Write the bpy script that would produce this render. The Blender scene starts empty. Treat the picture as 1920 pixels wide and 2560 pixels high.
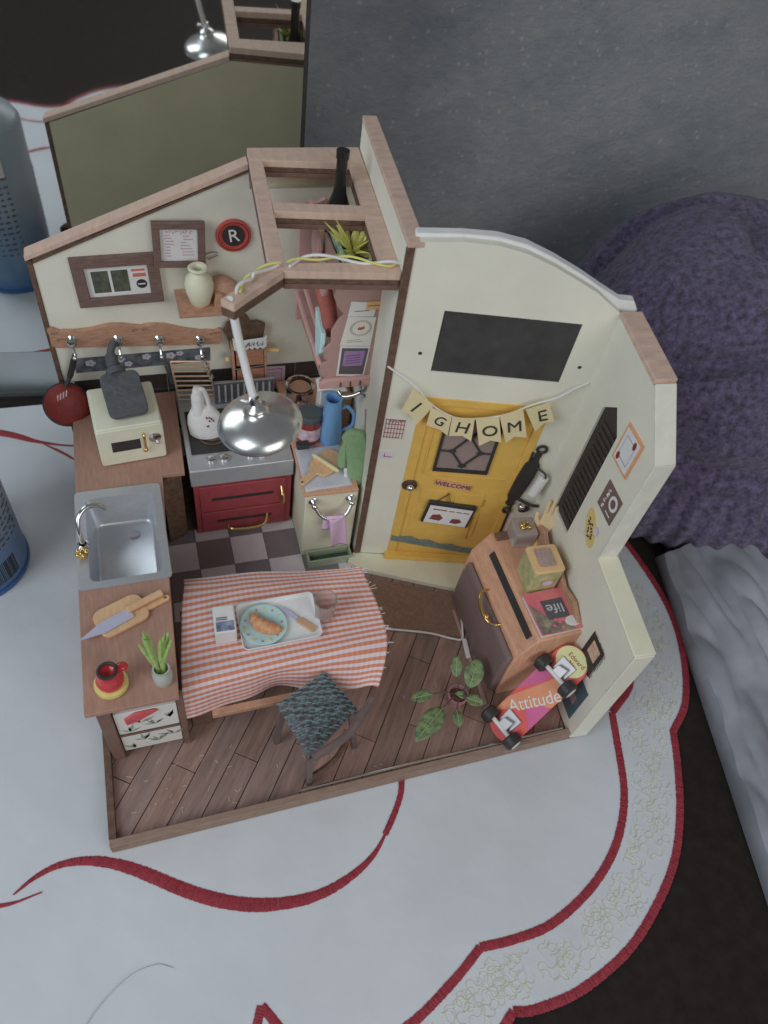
import bpy, bmesh, math, random
from mathutils import Vector, Matrix
from math import sin, cos, pi, radians
random.seed(7)
S = bpy.context.scene
C = S.collection
S.unit_settings.scale_length = 0.01          # one unit is one centimetre: the place is a tabletop

# ------------------------------------------------------------------ camera
cd = bpy.data.cameras.new("camera"); cam = bpy.data.objects.new("camera", cd); C.objects.link(cam)
th, ps, ro, F = 0.8841, 0.4412, 0.2063, 1863.3
fw = Vector((sin(ps)*cos(th), cos(ps)*cos(th), -sin(th)))
rt = Vector((cos(ps), -sin(ps), 0)); up = rt.cross(fw)
r2 = cos(ro)*rt + sin(ro)*up; u2 = -sin(ro)*rt + cos(ro)*up
mw = Matrix((r2, u2, -fw)).transposed().to_4x4(); mw.translation = Vector((4.673, -10.768, 37.011))
cam.matrix_world = mw
cd.sensor_fit = 'VERTICAL'; cd.sensor_height = 36; cd.lens = F/2560*36
cd.clip_start = .5; cd.clip_end = 2000
cd.dof.use_dof = True; cd.dof.focus_distance = 36.0; cd.dof.aperture_fstop = .13
S.camera = cam
# ------------------------------------------------------------------ light
W = bpy.data.worlds.new("World"); S.world = W; W.use_nodes = True
W.node_tree.nodes['Background'].inputs[0].default_value = (.70, .73, .76, 1)
W.node_tree.nodes['Background'].inputs[1].default_value = 0.15
def area(name, loc, tgt, sx, sy, en, col):
    l = bpy.data.lights.new(name, 'AREA'); l.shape = 'RECTANGLE'; l.size = sx; l.size_y = sy; l.energy = en; l.color = col
    o = bpy.data.objects.new(name, l); C.objects.link(o); o.location = loc
    o.rotation_euler = (Vector(tgt)-Vector(loc)).to_track_quat('-Z', 'Y').to_euler(); return o
area("window_light", (-58, -22, 62), (12, 8, 4), 46, 62, 29000, (.88, .945, 1))
area("front_fill_light", (30, -66, 52), (12, 6, 2), 60, 44, 18500, (1, .98, .95))  # added soft fill from the front right, no lamp stands there
S.view_settings.view_transform = 'Standard'; S.view_settings.look = 'None'
S.view_settings.exposure = 0.18; S.view_settings.gamma = 1
S.render.engine = 'CYCLES'

# ------------------------------------------------------------------ materials
def lin(v): v /= 255; return v/12.92 if v <= .04045 else ((v+.055)/1.055)**2.4
K = 2.15
def S3(r, g, b, k=K):
    c = [lin(x)*k for x in (r, g, b)]; m = .3*c[0]+.5*c[1]+.2*c[2]
    return tuple(min(.86, x*.90+m*.10+.006) for x in c)  # lens haze put into every colour: slightly greyed, blacks lifted
MATS = {}
def M(name, rgb, rough=.6, var=.12, scale=1.2, bump=.0, bscale=12, metal=0, stretch=(1, 1, 1), trans=0, spec=.4, rot=0, coat=0, k=K, col2=None, detail=5):
    if name in MATS: return MATS[name]
    m = bpy.data.materials.new(name); m.use_nodes = True; nt = m.node_tree; N = nt.nodes; L = nt.links
    b = N['Principled BSDF']; c = S3(*rgb, k=k) if max(rgb) > 1 else rgb
    b.inputs['Roughness'].default_value = rough; b.inputs['Metallic'].default_value = metal
    b.inputs['Transmission Weight'].default_value = trans; b.inputs['Specular IOR Level'].default_value = spec
    b.inputs['Coat Weight'].default_value = coat
    tc = N.new('ShaderNodeTexCoord'); mp = N.new('ShaderNodeMapping'); L.new(tc.outputs['Object'], mp.inputs[0])
    mp.inputs['Scale'].default_value = stretch; mp.inputs['Rotation'].default_value = (0, 0, rot)
    nz = N.new('ShaderNodeTexNoise'); nz.inputs['Scale'].default_value = scale; nz.inputs['Detail'].default_value = detail; nz.inputs['Roughness'].default_value = .62
    L.new(mp.outputs[0], nz.inputs['Vector'])
    rp = N.new('ShaderNodeValToRGB'); L.new(nz.outputs[0], rp.inputs[0])
    rp.color_ramp.elements[0].position = .3; rp.color_ramp.elements[1].position = .7
    lo = tuple(x*(1-var) for x in c); hi = tuple(min(.9, x*(1+var)) for x in c)
    if col2: hi = S3(*col2, k=k)
    rp.color_ramp.elements[0].color = (*lo, 1); rp.color_ramp.elements[1].color = (*hi, 1)
    L.new(rp.outputs[0], b.inputs['Base Color'])
    if bump:
        n2 = N.new('ShaderNodeTexNoise'); n2.inputs['Scale'].default_value = bscale; n2.inputs['Detail'].default_value = 4
        L.new(mp.outputs[0], n2.inputs['Vector'])
        bp = N.new('ShaderNodeBump'); bp.inputs['Strength'].default_value = bump; bp.inputs['Distance'].default_value = .1
        L.new(n2.outputs[0], bp.inputs['Height']); L.new(bp.outputs[0], b.inputs['Normal'])
    MATS[name] = m; return m
cream = M('cream_paper', (173, 168, 156), .7, .055, .28, .10, 5, detail=9)
creamy = M('cream_board', (172, 167, 147), .6, .05, .5, .05, 6)
white = M('white_plastic', (190, 192, 196), .4, .04)
mdf = M('plywood_face', (158, 134, 120), .75, .16, .9, .2, 20, stretch=(1, 3, 1))
mdfr = M('plywood_face_cross', (158, 134, 120), .75, .10, 1.2, .1, 20, stretch=(3, 1, 1))
burnt = M('laser_burnt_edge', (78, 58, 46), .8, .35, 3, .1, 20)
darkwood = M('dark_brown_wood', (92, 68, 58), .6, .22, 1.5, .15, 12, stretch=(1, 5, 1))
framew = M('frame_wood', (90, 70, 64), .7, .25, 2.5, .2, 14, stretch=(1, 1, 6))
counterw = M('reddish_counter_wood', (130, 98, 84), .5, .12, 1.2, .1, 14, stretch=(6, 1, 1))
rackw = M('rack_wood', (140, 104, 82), .6, .2, 2.2, .2, 14, stretch=(1, 1, 5))
tanw = M('tan_wood', (164, 122, 96), .55, .14, 1.4, .1, 12, stretch=(5, 1, 1))
boardw = M('cutting_board_wood', (188, 134, 98), .55, .1, 2.0, .06, 14, stretch=(4, 1, 1), rot=.6)
black = M('black_plastic', (38, 36, 36), .45, .2)
blacktile = M('black_glazed_tile', (42, 38, 36), .25, .2, 2)
blackb = M('blackboard', (46, 45, 45), .6, .28, .8, .05, 8)
chrome = M('chrome', (.82, .83, .84), .16, .05, metal=1)
steel = M('brushed_steel', (.60, .62, .66), .34, .06, 3, .04, 30, metal=.55, stretch=(1, 8, 1))
greym = M('grey_steel_sheet', (140, 142, 146), .35, .05, metal=.4)
gold = M('gold', (.80, .56, .22), .25, .1, metal=1)
rose = M('rose_gold', (.82, .56, .40), .32, .15, 3, metal=.3)
red = M('red_enamel', (124, 46, 52), .42, .12, 2, .05, 10)
redp = M('red_pan', (104, 28, 24), .5, .2, 3, .1, 20)
yellow = M('yellow_paint', (184, 136, 52), .5, .07, 1.2, .08, 10)
yellowd = M('yellow_paint_line', (150, 108, 34), .6, .07)
pink = M('pink_board', (156, 120, 116), .6, .06, 1, .05, 10)
pinkd = M('dusty_pink', (136, 108, 102), .6, .06)
paperw = M('white_paper', (196, 194, 208), .7, .04)
lilac = M('lilac_paper', (170, 150, 172), .7, .08, 3)
greyp = M('grey_paper', (150, 152, 160), .7, .06)
inkr = M('dark_red_ink', (110, 60, 70), .8, .1)
inkg = M('grey_ink', (70, 66, 70), .8, .1)
inkb = M('black_ink', (40, 38, 36), .8, .1)
blue = M('blue_enamel', (86, 128, 170), .4, .08)
green = M('green_felt', (104, 132, 96), .9, .1, 4, .2, 30)
leafg = M('leaf_green', (60, 78, 52), .5, .25, 3.5, .25, 5, col2=(108, 124, 84), detail=8)
lime = M('lime_green', (118, 140, 76), .6, .2, 4)
yelg = M('yellow_leaf', (204, 196, 84), .6, .15, 4)
glassm = M('clear_glass', (.92, .94, .95), .05, .01, trans=1)
pglass = M('pink_glass', (.92, .78, .76), .12, .02, trans=.75)
ceram = M('cream_ceramic', (184, 178, 146), .45, .04)

# ------------------------------------------------------------------ geometry helpers
ORG = {}
def thing(name, label, cat, loc, group=None):
    o = bpy.data.objects.new(name, None); C.objects.link(o); o.location = loc; o.empty_display_size = .5
    o['label'] = label; o['category'] = cat
    if group: o['group'] = group
    ORG[o.name] = Vector(loc); return o
def obj(name, bm, m, parent=None, bev=0, label=None, cat=None, group=None, kind=None, flat=False, ang=.7, seg=2):
    bmesh.ops.remove_doubles(bm, verts=bm.verts, dist=1e-5)
    if parent is not None: og = ORG[parent.name]
    else:
        xs = [v.co for v in bm.verts]
        og = Vector((sum(v.x for v in xs)/len(xs), sum(v.y for v in xs)/len(xs), min(v.z for v in xs)))
    bmesh.ops.translate(bm, verts=bm.verts, vec=-og)
    bmesh.ops.recalc_face_normals(bm, faces=bm.faces)
    me = bpy.data.meshes.new(name); bm.to_mesh(me); bm.free()
    for mm in (m if isinstance(m, (list, tuple)) else [m]): me.materials.append(mm)
    if not flat:
        me.polygons.foreach_set('use_smooth', [True]*len(me.polygons)); me.set_sharp_from_angle(angle=ang)
    o = bpy.data.objects.new(name, me); C.objects.link(o)
    if parent is None: o.location = og
    else: o.parent = parent
    ORG[o.name] = og
    if bev:
        bv = o.modifiers.new('bevel', 'BEVEL'); bv.width = bev; bv.segments = seg; bv.limit_method = 'ANGLE'; bv.harden_normals = False
    if label: o['label'] = label
    if cat: o['category'] = cat
    if group: o['group'] = group
    if kind: o['kind'] = kind
    return o
def BM(): return bmesh.new()
def box(bm, x0, x1, y0, y1, z0, z1, mi=0):
    v = [bm.verts.new((x, y, z)) for z in (z0, z1) for x, y in ((x0, y0), (x1, y0), (x1, y1), (x0, y1))]
    for f in ((3, 2, 1, 0), (4, 5, 6, 7), (0, 1, 5, 4), (1, 2, 6, 5), (2, 3, 7, 6), (3, 0, 4, 7)):
        bm.faces.new([v[i] for i in f]).material_index = mi
    return bm
class Fr:                                       # a local frame: point(u,v,t)
    def __init__(s, o, u, v): s.o = Vector(o); s.u = Vector(u).normalized(); s.v = Vector(v).normalized(); s.n = s.u.cross(s.v)
    def p(s, a, b, t=0): return s.o + s.u*a + s.v*b + s.n*t
def prism(bm, fr, pts, t0, t1, mi=0):
    a = [bm.verts.new(fr.p(x, y, t0)) for x, y in pts]; b = [bm.verts.new(fr.p(x, y, t1)) for x, y in pts]
    n = len(pts)
    bm.faces.new(a[::-1]).material_index = mi; bm.faces.new(b).material_index = mi
    for i in range(n): bm.faces.new((a[i], a[(i+1) % n], b[(i+1) % n], b[i])).material_index = mi
    return bm
def rect(x0, x1, y0, y1): return [(x0, y0), (x1, y0), (x1, y1), (x0, y1)]
def disc(cx, cy, r, n=28, ry=None): ry = ry or r; return [(cx+r*cos(2*pi*i/n), cy+ry*sin(2*pi*i/n)) for i in range(n)]
def rrect(x0, x1, y0, y1, r, n=4):
    out = []
    for cx, cy, a in ((x1-r, y0+r, -pi/2), (x1-r, y1-r, 0), (x0+r, y1-r, pi/2), (x0+r, y0+r, pi)):
        for i in range(n+1): out.append((cx+r*cos(a+pi/2*i/n), cy+r*sin(a+pi/2*i/n)))
    return out
def tube(bm, pts, r, seg=8, mi=0, cap=True):
    pts = [Vector(p) for p in pts]; rs = r if isinstance(r, (list, tuple)) else [r]*len(pts); rings = []
    t = (pts[1]-pts[0]).normalized(); nrm = t.orthogonal().normalized()
    for i, p in enumerate(pts):
        t = (pts[min(i+1, len(pts)-1)]-pts[max(i-1, 0)]).normalized()
        nrm = (nrm-t*nrm.dot(t)).normalized(); bn = t.cross(nrm)
        rings.append([bm.verts.new(p+(nrm*cos(2*pi*k/seg)+bn*sin(2*pi*k/seg))*rs[i]) for k in range(seg)])
    for a, b in zip(rings, rings[1:]):
        for k in range(seg): bm.faces.new((a[k], a[(k+1) % seg], b[(k+1) % seg], b[k])).material_index = mi
    if cap: bm.faces.new(rings[0][::-1]).material_index = mi; bm.faces.new(rings[-1]).material_index = mi
    return bm
def smooth(pts, n=5):                           # catmull-rom
    P = [Vector(p) for p in pts]; P = [2*P[0]-P[1]]+P+[2*P[-1]-P[-2]]; out = []
    for i in range(1, len(P)-2):
        for k in range(n):
            t = k/n; out.append(.5*((2*P[i])+(P[i+1]-P[i-1])*t+(2*P[i-1]-5*P[i]+4*P[i+1]-P[i+2])*t*t+(3*P[i]-P[i-1]-3*P[i+1]+P[i+2])*t**3))
    out.append(P[-2]); return out
def lathe(bm, prof, o=(0, 0, 0), axis=(0, 0, 1), seg=28, mi=0):
    o = Vector(o); ax = Vector(axis).normalized(); e1 = ax.orthogonal().normalized(); e2 = ax.cross(e1); rings = []
    for r, z in prof:
        if r < 1e-4: rings.append([bm.verts.new(o+ax*z)])
        else: rings.append([bm.verts.new(o+ax*z+(e1*cos(2*pi*k/seg)+e2*sin(2*pi*k/seg))*r) for k in range(seg)])
    for a, b in zip(rings, rings[1:]):
        for k in range(seg):
            k2 = (k+1) % seg
            if len(a) == 1 and len(b) == 1: continue
            if len(a) == 1: f = (a[0], b[k2], b[k])
            elif len(b) == 1: f = (a[k], a[k2], b[0])
            else: f = (a[k], a[k2], b[k2], b[k])
            bm.faces.new(f).material_index = mi
    return bm
def ball(bm, c, r, sc=(1, 1, 1), n=12, mi=0):
    m = Matrix.Translation(c) @ Matrix.Diagonal((r*sc[0], r*sc[1], r*sc[2], 1))
    g = bmesh.ops.create_uvsphere(bm, u_segments=n*2, v_segments=n, radius=1, matrix=m)
    for v in g['verts']:
        for f in v.link_faces: f.material_index = mi
    return bm
def text(bm, s, fr, x, y, size, t=.02, th_=.02, rot=0, mi=0, align='CENTER', sx=1):
    cu = bpy.data.curves.new('t', 'FONT'); cu.body = s; cu.size = size; cu.align_x = align; cu.align_y = 'CENTER'; cu.resolution_u = 3; cu.extrude = th_/2
    to = bpy.data.objects.new('t', cu); C.objects.link(to)
    me = bpy.data.meshes.new_from_object(to.evaluated_get(bpy.context.evaluated_depsgraph_get()))
    n0 = len(bm.verts); bm.from_mesh(me); bm.verts.ensure_lookup_table()
    for v in bm.verts[n0:]:
        a, b = v.co.x*sx, v.co.y; a, b = a*cos(rot)-b*sin(rot), a*sin(rot)+b*cos(rot)
        v.co = fr.p(x+a, y+b, t+v.co.z)
    for f in bm.faces:
        if f.verts[0].index < 0 or f.verts[0].index >= n0: f.material_index = mi
    bpy.data.objects.remove(to); bpy.data.curves.remove(cu); bpy.data.meshes.remove(me); return bm
def scribble(bm, fr, x, y, w, h, rot=0, t=.03, n=6, r_=.022):     # unreadable handwriting: loose pen strokes
    st = random.getstate(); random.seed(int(abs(x*31+y*17))+n)
    for k in range(n):
        P = []; cx_ = -w/2+w*(k+.5)/n
        for j in range(5):
            a_, b_ = cx_+random.uniform(-.5, .5)*w/n, random.uniform(-.5, .5)*h; P.append(fr.p(x+a_*cos(rot)-b_*sin(rot), y+a_*sin(rot)+b_*cos(rot), t))
        tube(bm, smooth(P, 3), r_, 4)
    random.setstate(st); return bm
def sheet(bm, fn, nu, nv, mi=0):
    g = [[bm.verts.new(fn(i/nu, j/nv)) for j in range(nv+1)] for i in range(nu+1)]
    for i in range(nu):
        for j in range(nv): bm.faces.new((g[i][j], g[i+1][j], g[i+1][j+1], g[i][j+1])).material_index = mi
    return bm
def solid(o, th_, off=-1):
    s = o.modifiers.new('thickness', 'SOLIDIFY'); s.thickness = th_; s.offset = off; return o
def bilerp(q, u, v):
    a, b, c, d = [Vector(x) for x in q]; return (a*(1-u)+b*u)*(1-v)+(d*(1-u)+c*u)*v
def lines(bm, fr, x0, x1, ys, h=.05, t=.03, jit=.0, mi=0):
    for y in ys:
        e = random.uniform(0, jit); prism(bm, fr, rect(x0+random.uniform(0, jit*.4), x1-e, y, y+h), t, t+.012, mi)

GR = Fr((0, 0, 0), (1, 0, 0), (0, 1, 0))
BK = Fr((0, 23.15, 0), (1, 0, 0), (0, 0, 1))                 # back wall face, normal -Y
a = .264; D = Vector((14.734, 13.378, 0))
EW = Fr(D, (cos(a), -sin(a), 0), (0, 0, 1))                  # entrance wall face
RW0 = Vector((22.97, 0, 0)); RWC = Vector((23.83, 10.92, 0))
RW = Fr(RWC, RW0-RWC, (0, 0, 1))                             # right wall face, u runs toward the viewer
def ry(y): return (10.92-y)*(RWC-RW0).length/10.92
SE = Vector((15.67, 23.35, 0)); SW = Fr(SE, D-SE, (0, 0, 1)) # side wall face (faces left), u toward viewer
SWL = (SE-D).length

# ================================================================== SETTING
bm = BM(); box(bm, -160, 160, -190, 40, -3, -.12)
tablem = M('dark_table', (24, 18, 16), .75, .25, 1.5, .15, 30, spec=.2)
obj('table_top', bm, tablem, kind='structure')
gw = bpy.data.materials.new('grey_wall_plaster'); gw.use_nodes = True; nt = gw.node_tree; N = nt.nodes; L = nt.links; b = N['Principled BSDF']
tc = N.new('ShaderNodeTexCoord'); mp = N.new('ShaderNodeMapping'); L.new(tc.outputs['Object'], mp.inputs[0]); mp.inputs['Rotation'].default_value = (0, .5, 0); mp.inputs['Scale'].default_value = (.8, 1, 1.3)
n1 = N.new('ShaderNodeTexNoise'); n1.inputs['Scale'].default_value = .14; n1.inputs['Detail'].default_value = 14; n1.inputs['Roughness'].default_value = .8; L.new(mp.outputs[0], n1.inputs[0])
r1 = N.new('ShaderNodeValToRGB'); L.new(n1.outputs[0], r1.inputs[0]); r1.color_ramp.elements[0].color = (*S3(120, 128, 139), 1); r1.color_ramp.elements[1].color = (*S3(188, 197, 208), 1); r1.color_ramp.elements[0].position = .3; r1.color_ramp.elements[1].position = .78
v1 = N.new('ShaderNodeTexVoronoi'); v1.inputs['Scale'].default_value = .9; v1.voronoi_dimensions = '2D'; mq = N.new('ShaderNodeMapping'); mq.inputs['Rotation'].default_value = (-pi/2, 0, 0); L.new(tc.outputs['Object'], mq.inputs[0]); L.new(mq.outputs[0], v1.inputs['Vector'])
r2_ = N.new('ShaderNodeValToRGB'); L.new(v1.outputs[0], r2_.inputs[0]); r2_.color_ramp.elements[0].color = (.9, .9, .9, 1); r2_.color_ramp.elements[1].color = (0, 0, 0, 1); r2_.color_ramp.elements[0].position = .09; r2_.color_ramp.elements[1].position = .16
n3 = N.new('ShaderNodeTexNoise'); n3.inputs['Scale'].default_value = .9; L.new(tc.outputs['Object'], n3.inputs[0])
r3 = N.new('ShaderNodeValToRGB'); L.new(n3.outputs[0], r3.inputs[0]); r3.color_ramp.elements[0].position = .50; r3.color_ramp.elements[1].position = .60
mu = N.new('ShaderNodeMath'); mu.operation = 'MULTIPLY'; L.new(r2_.outputs[0], mu.inputs[0]); L.new(r3.outputs[0], mu.inputs[1])
mx = N.new('ShaderNodeMixRGB'); L.new(mu.outputs[0], mx.inputs[0]); L.new(r1.outputs[0], mx.inputs[1]); mx.inputs[2].default_value = (.8, .82, .85, 1); L.new(mx.outputs[0], b.inputs['Base Color'])
n2 = N.new('ShaderNodeTexNoise'); n2.inputs['Scale'].default_value = 1.1; n2.inputs['Detail'].default_value = 14; n2.inputs['Roughness'].default_value = .82; L.new(mp.outputs[0], n2.inputs[0])
bp = N.new('ShaderNodeBump'); bp.inputs['Strength'].default_value = 1.0; bp.inputs['Distance'].default_value = .45; L.new(n2.outputs[0], bp.inputs['Height']); L.new(bp.outputs[0], b.inputs['Normal']); b.inputs['Roughness'].default_value = .6
bm = BM(); box(bm, -160, 160, 40.1, 44, -60, 160); obj('wall', bm, gw, kind='structure')

# ---- tablecloth: scalloped sheet, red satin borders, gold squiggles
clothm = M('white_satin_cloth', (153, 157, 162), .6, .06, .12, .8, .16, detail=3)
nt = clothm.node_tree; N = nt.nodes; b_ = N['Principled BSDF']; old = b_.inputs['Normal'].links[0].from_socket
w1 = N.new('ShaderNodeTexWave'); w1.inputs['Scale'].default_value = 9; w1.bands_direction = 'X'; w1.inputs['Distortion'].default_value = .6
tcx = N.new('ShaderNodeTexCoord'); nt.links.new(tcx.outputs['Object'], w1.inputs[0])
bq = N.new('ShaderNodeBump'); bq.inputs['Strength'].default_value = .12; bq.inputs['Distance'].default_value = .02; nt.links.new(w1.outputs[1], bq.inputs['Height']); nt.links.new(old, bq.inputs['Normal']); nt.links.new(bq.outputs[0], b_.inputs['Normal'])
b_.inputs['Sheen Weight'].default_value = .15
bq.inputs['Normal'].links[0].from_node.inputs['Distance'].default_value = .28
outer = smooth([(15.57, -10.51, 0), (16.5, -10.7, 0), (18.76, -10.6, 0), (21.57, -9.8, 0), (23.84, -8.5, 0), (25.8, -6.9, 0), (27.3, -4.9, 0), (28.5, -2.6, 0), (29.18, -.99, 0)], 6) \
    + smooth([(29.18, -.99, 0), (30.8, .4, 0), (32.2, 2.9, 0), (33.0, 5.6, 0), (33.1, 8.4, 0), (32.6, 12, 0), (31.2, 15, 0), (30.2, 17.2, 0)], 6)[1:] \
    + smooth([(30.2, 17.2, 0), (31, 20, 0), (31.2, 24, 0), (30.5, 28, 0), (28.5, 29.6, 0)], 5)[1:]
rest = smooth([(-20, 29.6, 0), (-27, 24, 0), (-29, 16, 0), (-28, 8, 0), (-28.5, 4, 0), (-25, -3, 0), (-19, -6.6, 0)], 5) + \
    smooth([(-19, -6.6, 0), (-15, -8.6, 0), (-11, -8.4, 0), (-8, -7.9, 0), (-6.2, -8.4, 0)], 5)[1:] + smooth([(-6.2, -8.4, 0), (-5.2, -10.2, 0), (-3, -12.4, 0), (1, -14, 0), (6, -14.2, 0), (11.5, -13.0, 0), (15.57, -10.51, 0)], 6)[1:-1]
pts = [(p.x, p.y) for p in outer+rest]
cloth = thing('tablecloth', 'white satin tablecloth with scalloped red borders spread under the miniature kitchen', 'tablecloth', (0, 0, -.1))
bm = BM(); prism(bm, GR, pts, -.08, -.02); obj('cloth', bm, clothm, cloth, flat=True)
redm = M('red_satin_stitch', (116, 24, 38), .5, .3, 5, .5, 14, stretch=(1, 1, 1), detail=8)
def ribbon(name, P, wd, z=.03, closed=False):
    bm = BM(); P = [Vector(p) for p in P]; n = len(P); prev = None
    for i in range(n):
        t = (P[min(i+1, n-1)]-P[max(i-1, 0)]).normalized(); s = Vector((-t.y, t.x, 0)); w = wd[i] if isinstance(wd, list) else wd
        w *= random.uniform(.86, 1.04); dz = random.uniform(-.012, .012); base = P[i]+Vector((0, 0, dz)); row = [bm.verts.new(base+s*w*q+Vector((0, 0, z*(1-q*q*3.2)))) for q in (-.5, -.25, 0, .25, .5)]
        if prev:
            for k in range(4): bm.faces.new((prev[k], prev[k+1], row[k+1], row[k]))
        prev = row
    return obj(name, bm, redm, cloth, flat=True)
def dense(P, n=11):
    out = []
    for p, q in zip(P, P[1:]): out += [p.lerp(q, k/n) for k in range(n)]
    return out+[P[-1]]
ribbon('red_border', dense(outer), .42)
ribbon('red_border', dense([Vector(p) for p in rest]+[outer[0]]), .42)
inner = smooth([(15.03, -7.9, 0), (16.6, -8.0, 0), (18.5, -7.9, 0), (20.6, -7.2, 0), (22.3, -6.25, 0), (23.7, -5.0, 0), (24.9, -3.2, 0), (25.8, -.6, 0), (26.25, .8, 0)], 6)
inner2 = smooth([(26.25, .8, 0), (27.9, 1.9, 0), (28.5, 2.9, 0), (29.4, 5.5, 0), (29.2, 9, 0), (28, 14, 0)], 6)
inner3 = smooth([(15.03, -7.9, 0), (13.4, -8.8, 0), (11.0, -9.8, 0), (8.5, -10.1, 0), (6.5, -9.1, 0), (5.37, -7.5, 0)], 6)
inner4 = smooth([(5.37, -7.5, 0), (4.2, -9.6, 0), (2.0, -11.4, 0), (-.5, -12.2, 0)], 6)
for q, w in ((inner, .42), (inner2, .42), (inner3, .40), (inner4, .40)): ribbon('red_border', dense(q), w)
wave = smooth([(-4.1, -.74, 0), (-3.25, -.26, 0), (-2.3, .0, 0), (-1.34, -.05, 0), (-.38, -.33, 0), (.58, -.80, 0), (1.52, -1.4, 0), (2.45, -2.06, 0), (3.38, -2.66, 0), (4.31, -3.16, 0), (5.26, -3.56, 0), (6.23, -3.84, 0), (7.23, -4.0, 0), (8.27, -4.05, 0), (9.38, -3.9, 0), (10.57, -3.5, 0), (11.49, -2.98, 0), (12.2, -2.3, 0), (13.2, -1.1, 0), (13.75, 0, 0), (14.5, 3, 0)], 4)
wave = dense(wave, 8); n = len(wave); ribbon('red_wave', wave, [.06+.56*sin(pi*min(1, (i+1)/n*1.15))**.8 if i < n*.85 else .3 for i in range(n)])
ribbon('red_wave', smooth([(-9.8, 1.6, 0), (-7, -.4, 0), (-4.6, -1.05, 0), (-2.95, -.93, 0)], 5), [.06, .15, .25, .35, .4, .4, .26, .24, .2, .2, .18, .15, .12, .1, .08, .06])
ribbon('red_wave', smooth([(-9, 28.4, 0), (-5.1, 27.3, 0), (-2.94, 26.2, 0), (-.8, 25.5, 0), (2, 25.4, 0)], 5), [.4, .5, .6, .6, .6, .6, .55, .5, .42, .36, .3, .26, .22, .18, .16, .14, .12, .1, .1, .1, .1])
ribbon('red_wave', smooth([(-16, -5.4, 0), (-11, -5.4, 0), (-8, -5.0, 0), (-6.2, -5.6, 0)], 5), .26)
ribbon('red_wave', smooth([(-2.6, 25.95, 0), (-1.6, 25.1, 0), (-.7, 24.2, 0)], 5), [.06, .1, .14, .17, .19, .2, .2, .19, .17, .14, .1])
goldst = M('pale_gold_thread', (168, 164, 140), .35, .2, 6)
bm = BM(); LP = [p for q in (outer, rest, inner, inner2, inner3) for p in map(Vector, q)]
def squig(x, y):
    P = []; h = random.uniform(0, 6.28)
    for i in range(26):
        if i % 6 == 0: s = 1 if (i//6) % 2 else -1; kk = random.uniform(.6, 1.0)
        h += s*kk*.7; x += cos(h)*.12; y += sin(h)*.12
        if min((p.x-x)**2+(p.y-y)**2 for p in LP) < .16: break
        P.append((x, y, -.005))
    if len(P) > 5: tube(bm, P, .011, 4)
for A_, B_ in ((inner, outer[:49]), (inner2, outer[49:]), ([inner3[k] for k in range(0, 24)], rest[::-1])):
    for i in range(2, len(A_)-1):
        p = Vector(A_[i]); q = min((Vector(b_) for b_ in B_), key=lambda b_: (b_-p).length)
        if (q-p).length > 5: continue
        for k in (.28, .5, .72):
            if random.random() < .8: c_ = p.lerp(q, k); squig(c_.x+random.uniform(-.2, .2), c_.y+random.uniform(-.2, .2))
obj('gold_stitching', bm, goldst, cloth, kind='stuff')
hair = BM(); tube(hair, smooth([(-2.5, -8.1, .0), (-1.3, -6.2, .03), (.2, -5.1, .05), (1.4, -4.9, .03), (2.1, -5.2, .0)], 6), 0.009, 5)
obj('hair', hair, M('grey_hair', (100, 100, 104), .7), label='single long grey hair lying on the white cloth in front', cat='hair')

# ---- mirror behind
az, tl, dd = .0819, .0200, 30.256
nm = Vector((sin(az)*cos(tl), cos(az)*cos(tl), sin(tl))); um = Vector((cos(az), -sin(az), 0)); vm = nm.cross(um)*-1
if vm.z < 0: vm = -vm
MR = Fr(nm*dd, um, vm)
def mproj(x, y, z): q = Vector((x, y, z))-MR.o; return q.dot(MR.u), q.dot(MR.v)
def on_mirror(x, z):                            # mirror point over table position x at height z
    y = (dd-x*nm.x-z*nm.z)/nm.y; return mproj(x, y, z)
mrr = M('mirror_silver', (.80, .83, .82), .03, .0, metal=1)
mir = thing('mirror', 'large frameless mirror standing behind the miniature kitchen, reflecting its back', 'mirror', MR.p(0, -2))
bu, bv_ = on_mirror(0, 0.0); xr = on_mirror(14.0, 12)[0]
bm = BM(); prism(bm, MR, rect(-70, xr, bv_+3.72, bv_+60), -.5, 0) if MR.n.y < 0 else prism(bm, MR, rect(-70, xr, bv_+3.72, bv_+60), 0, .5)
obj('mirror_glass', bm, mrr, mir, flat=True)
sgn = 1 if MR.n.y < 0 else -1
bevm = M('bevelled_glass', (.70, .76, .76), .42, .0, metal=1)
bm = BM(); fr2 = Fr(MR.p(0, bv_+3.70), MR.u, (MR.v*-1+MR.n*sgn*-.16))
v = [bm.verts.new(MR.p(x, y, t*sgn)) for x, y, t in ((-70, bv_+3.70, 0), (xr, bv_+3.70, 0), (xr, bv_+.1, -.06), (-70, bv_+.1, -.06), (-70, bv_+3.70, -.5), (xr, bv_+3.70, -.5), (xr, bv_+.1, -.5), (-70, bv_+.1, -.5))]
for f in ((0, 1, 2, 3), (4, 5, 6, 7), (0, 1, 5, 4), (2, 3, 7, 6), (1, 2, 6, 5), (0, 3, 7, 4)): bm.faces.new([v[i] for i in f])
obj('bevel', bm, bevm, mir, flat=True)
bm = BM(); prism(bm, MR, rect(-70, xr+.2, bv_-.25, bv_+.08), -.6*sgn, .15*sgn); obj('bottom_channel', bm, black, mir)
bm = BM(); prism(bm, MR, rect(xr+.01, xr+.22, bv_+.09, bv_+60), -.55*sgn, .05*sgn); obj('side_edge', bm, black, mir)

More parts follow.
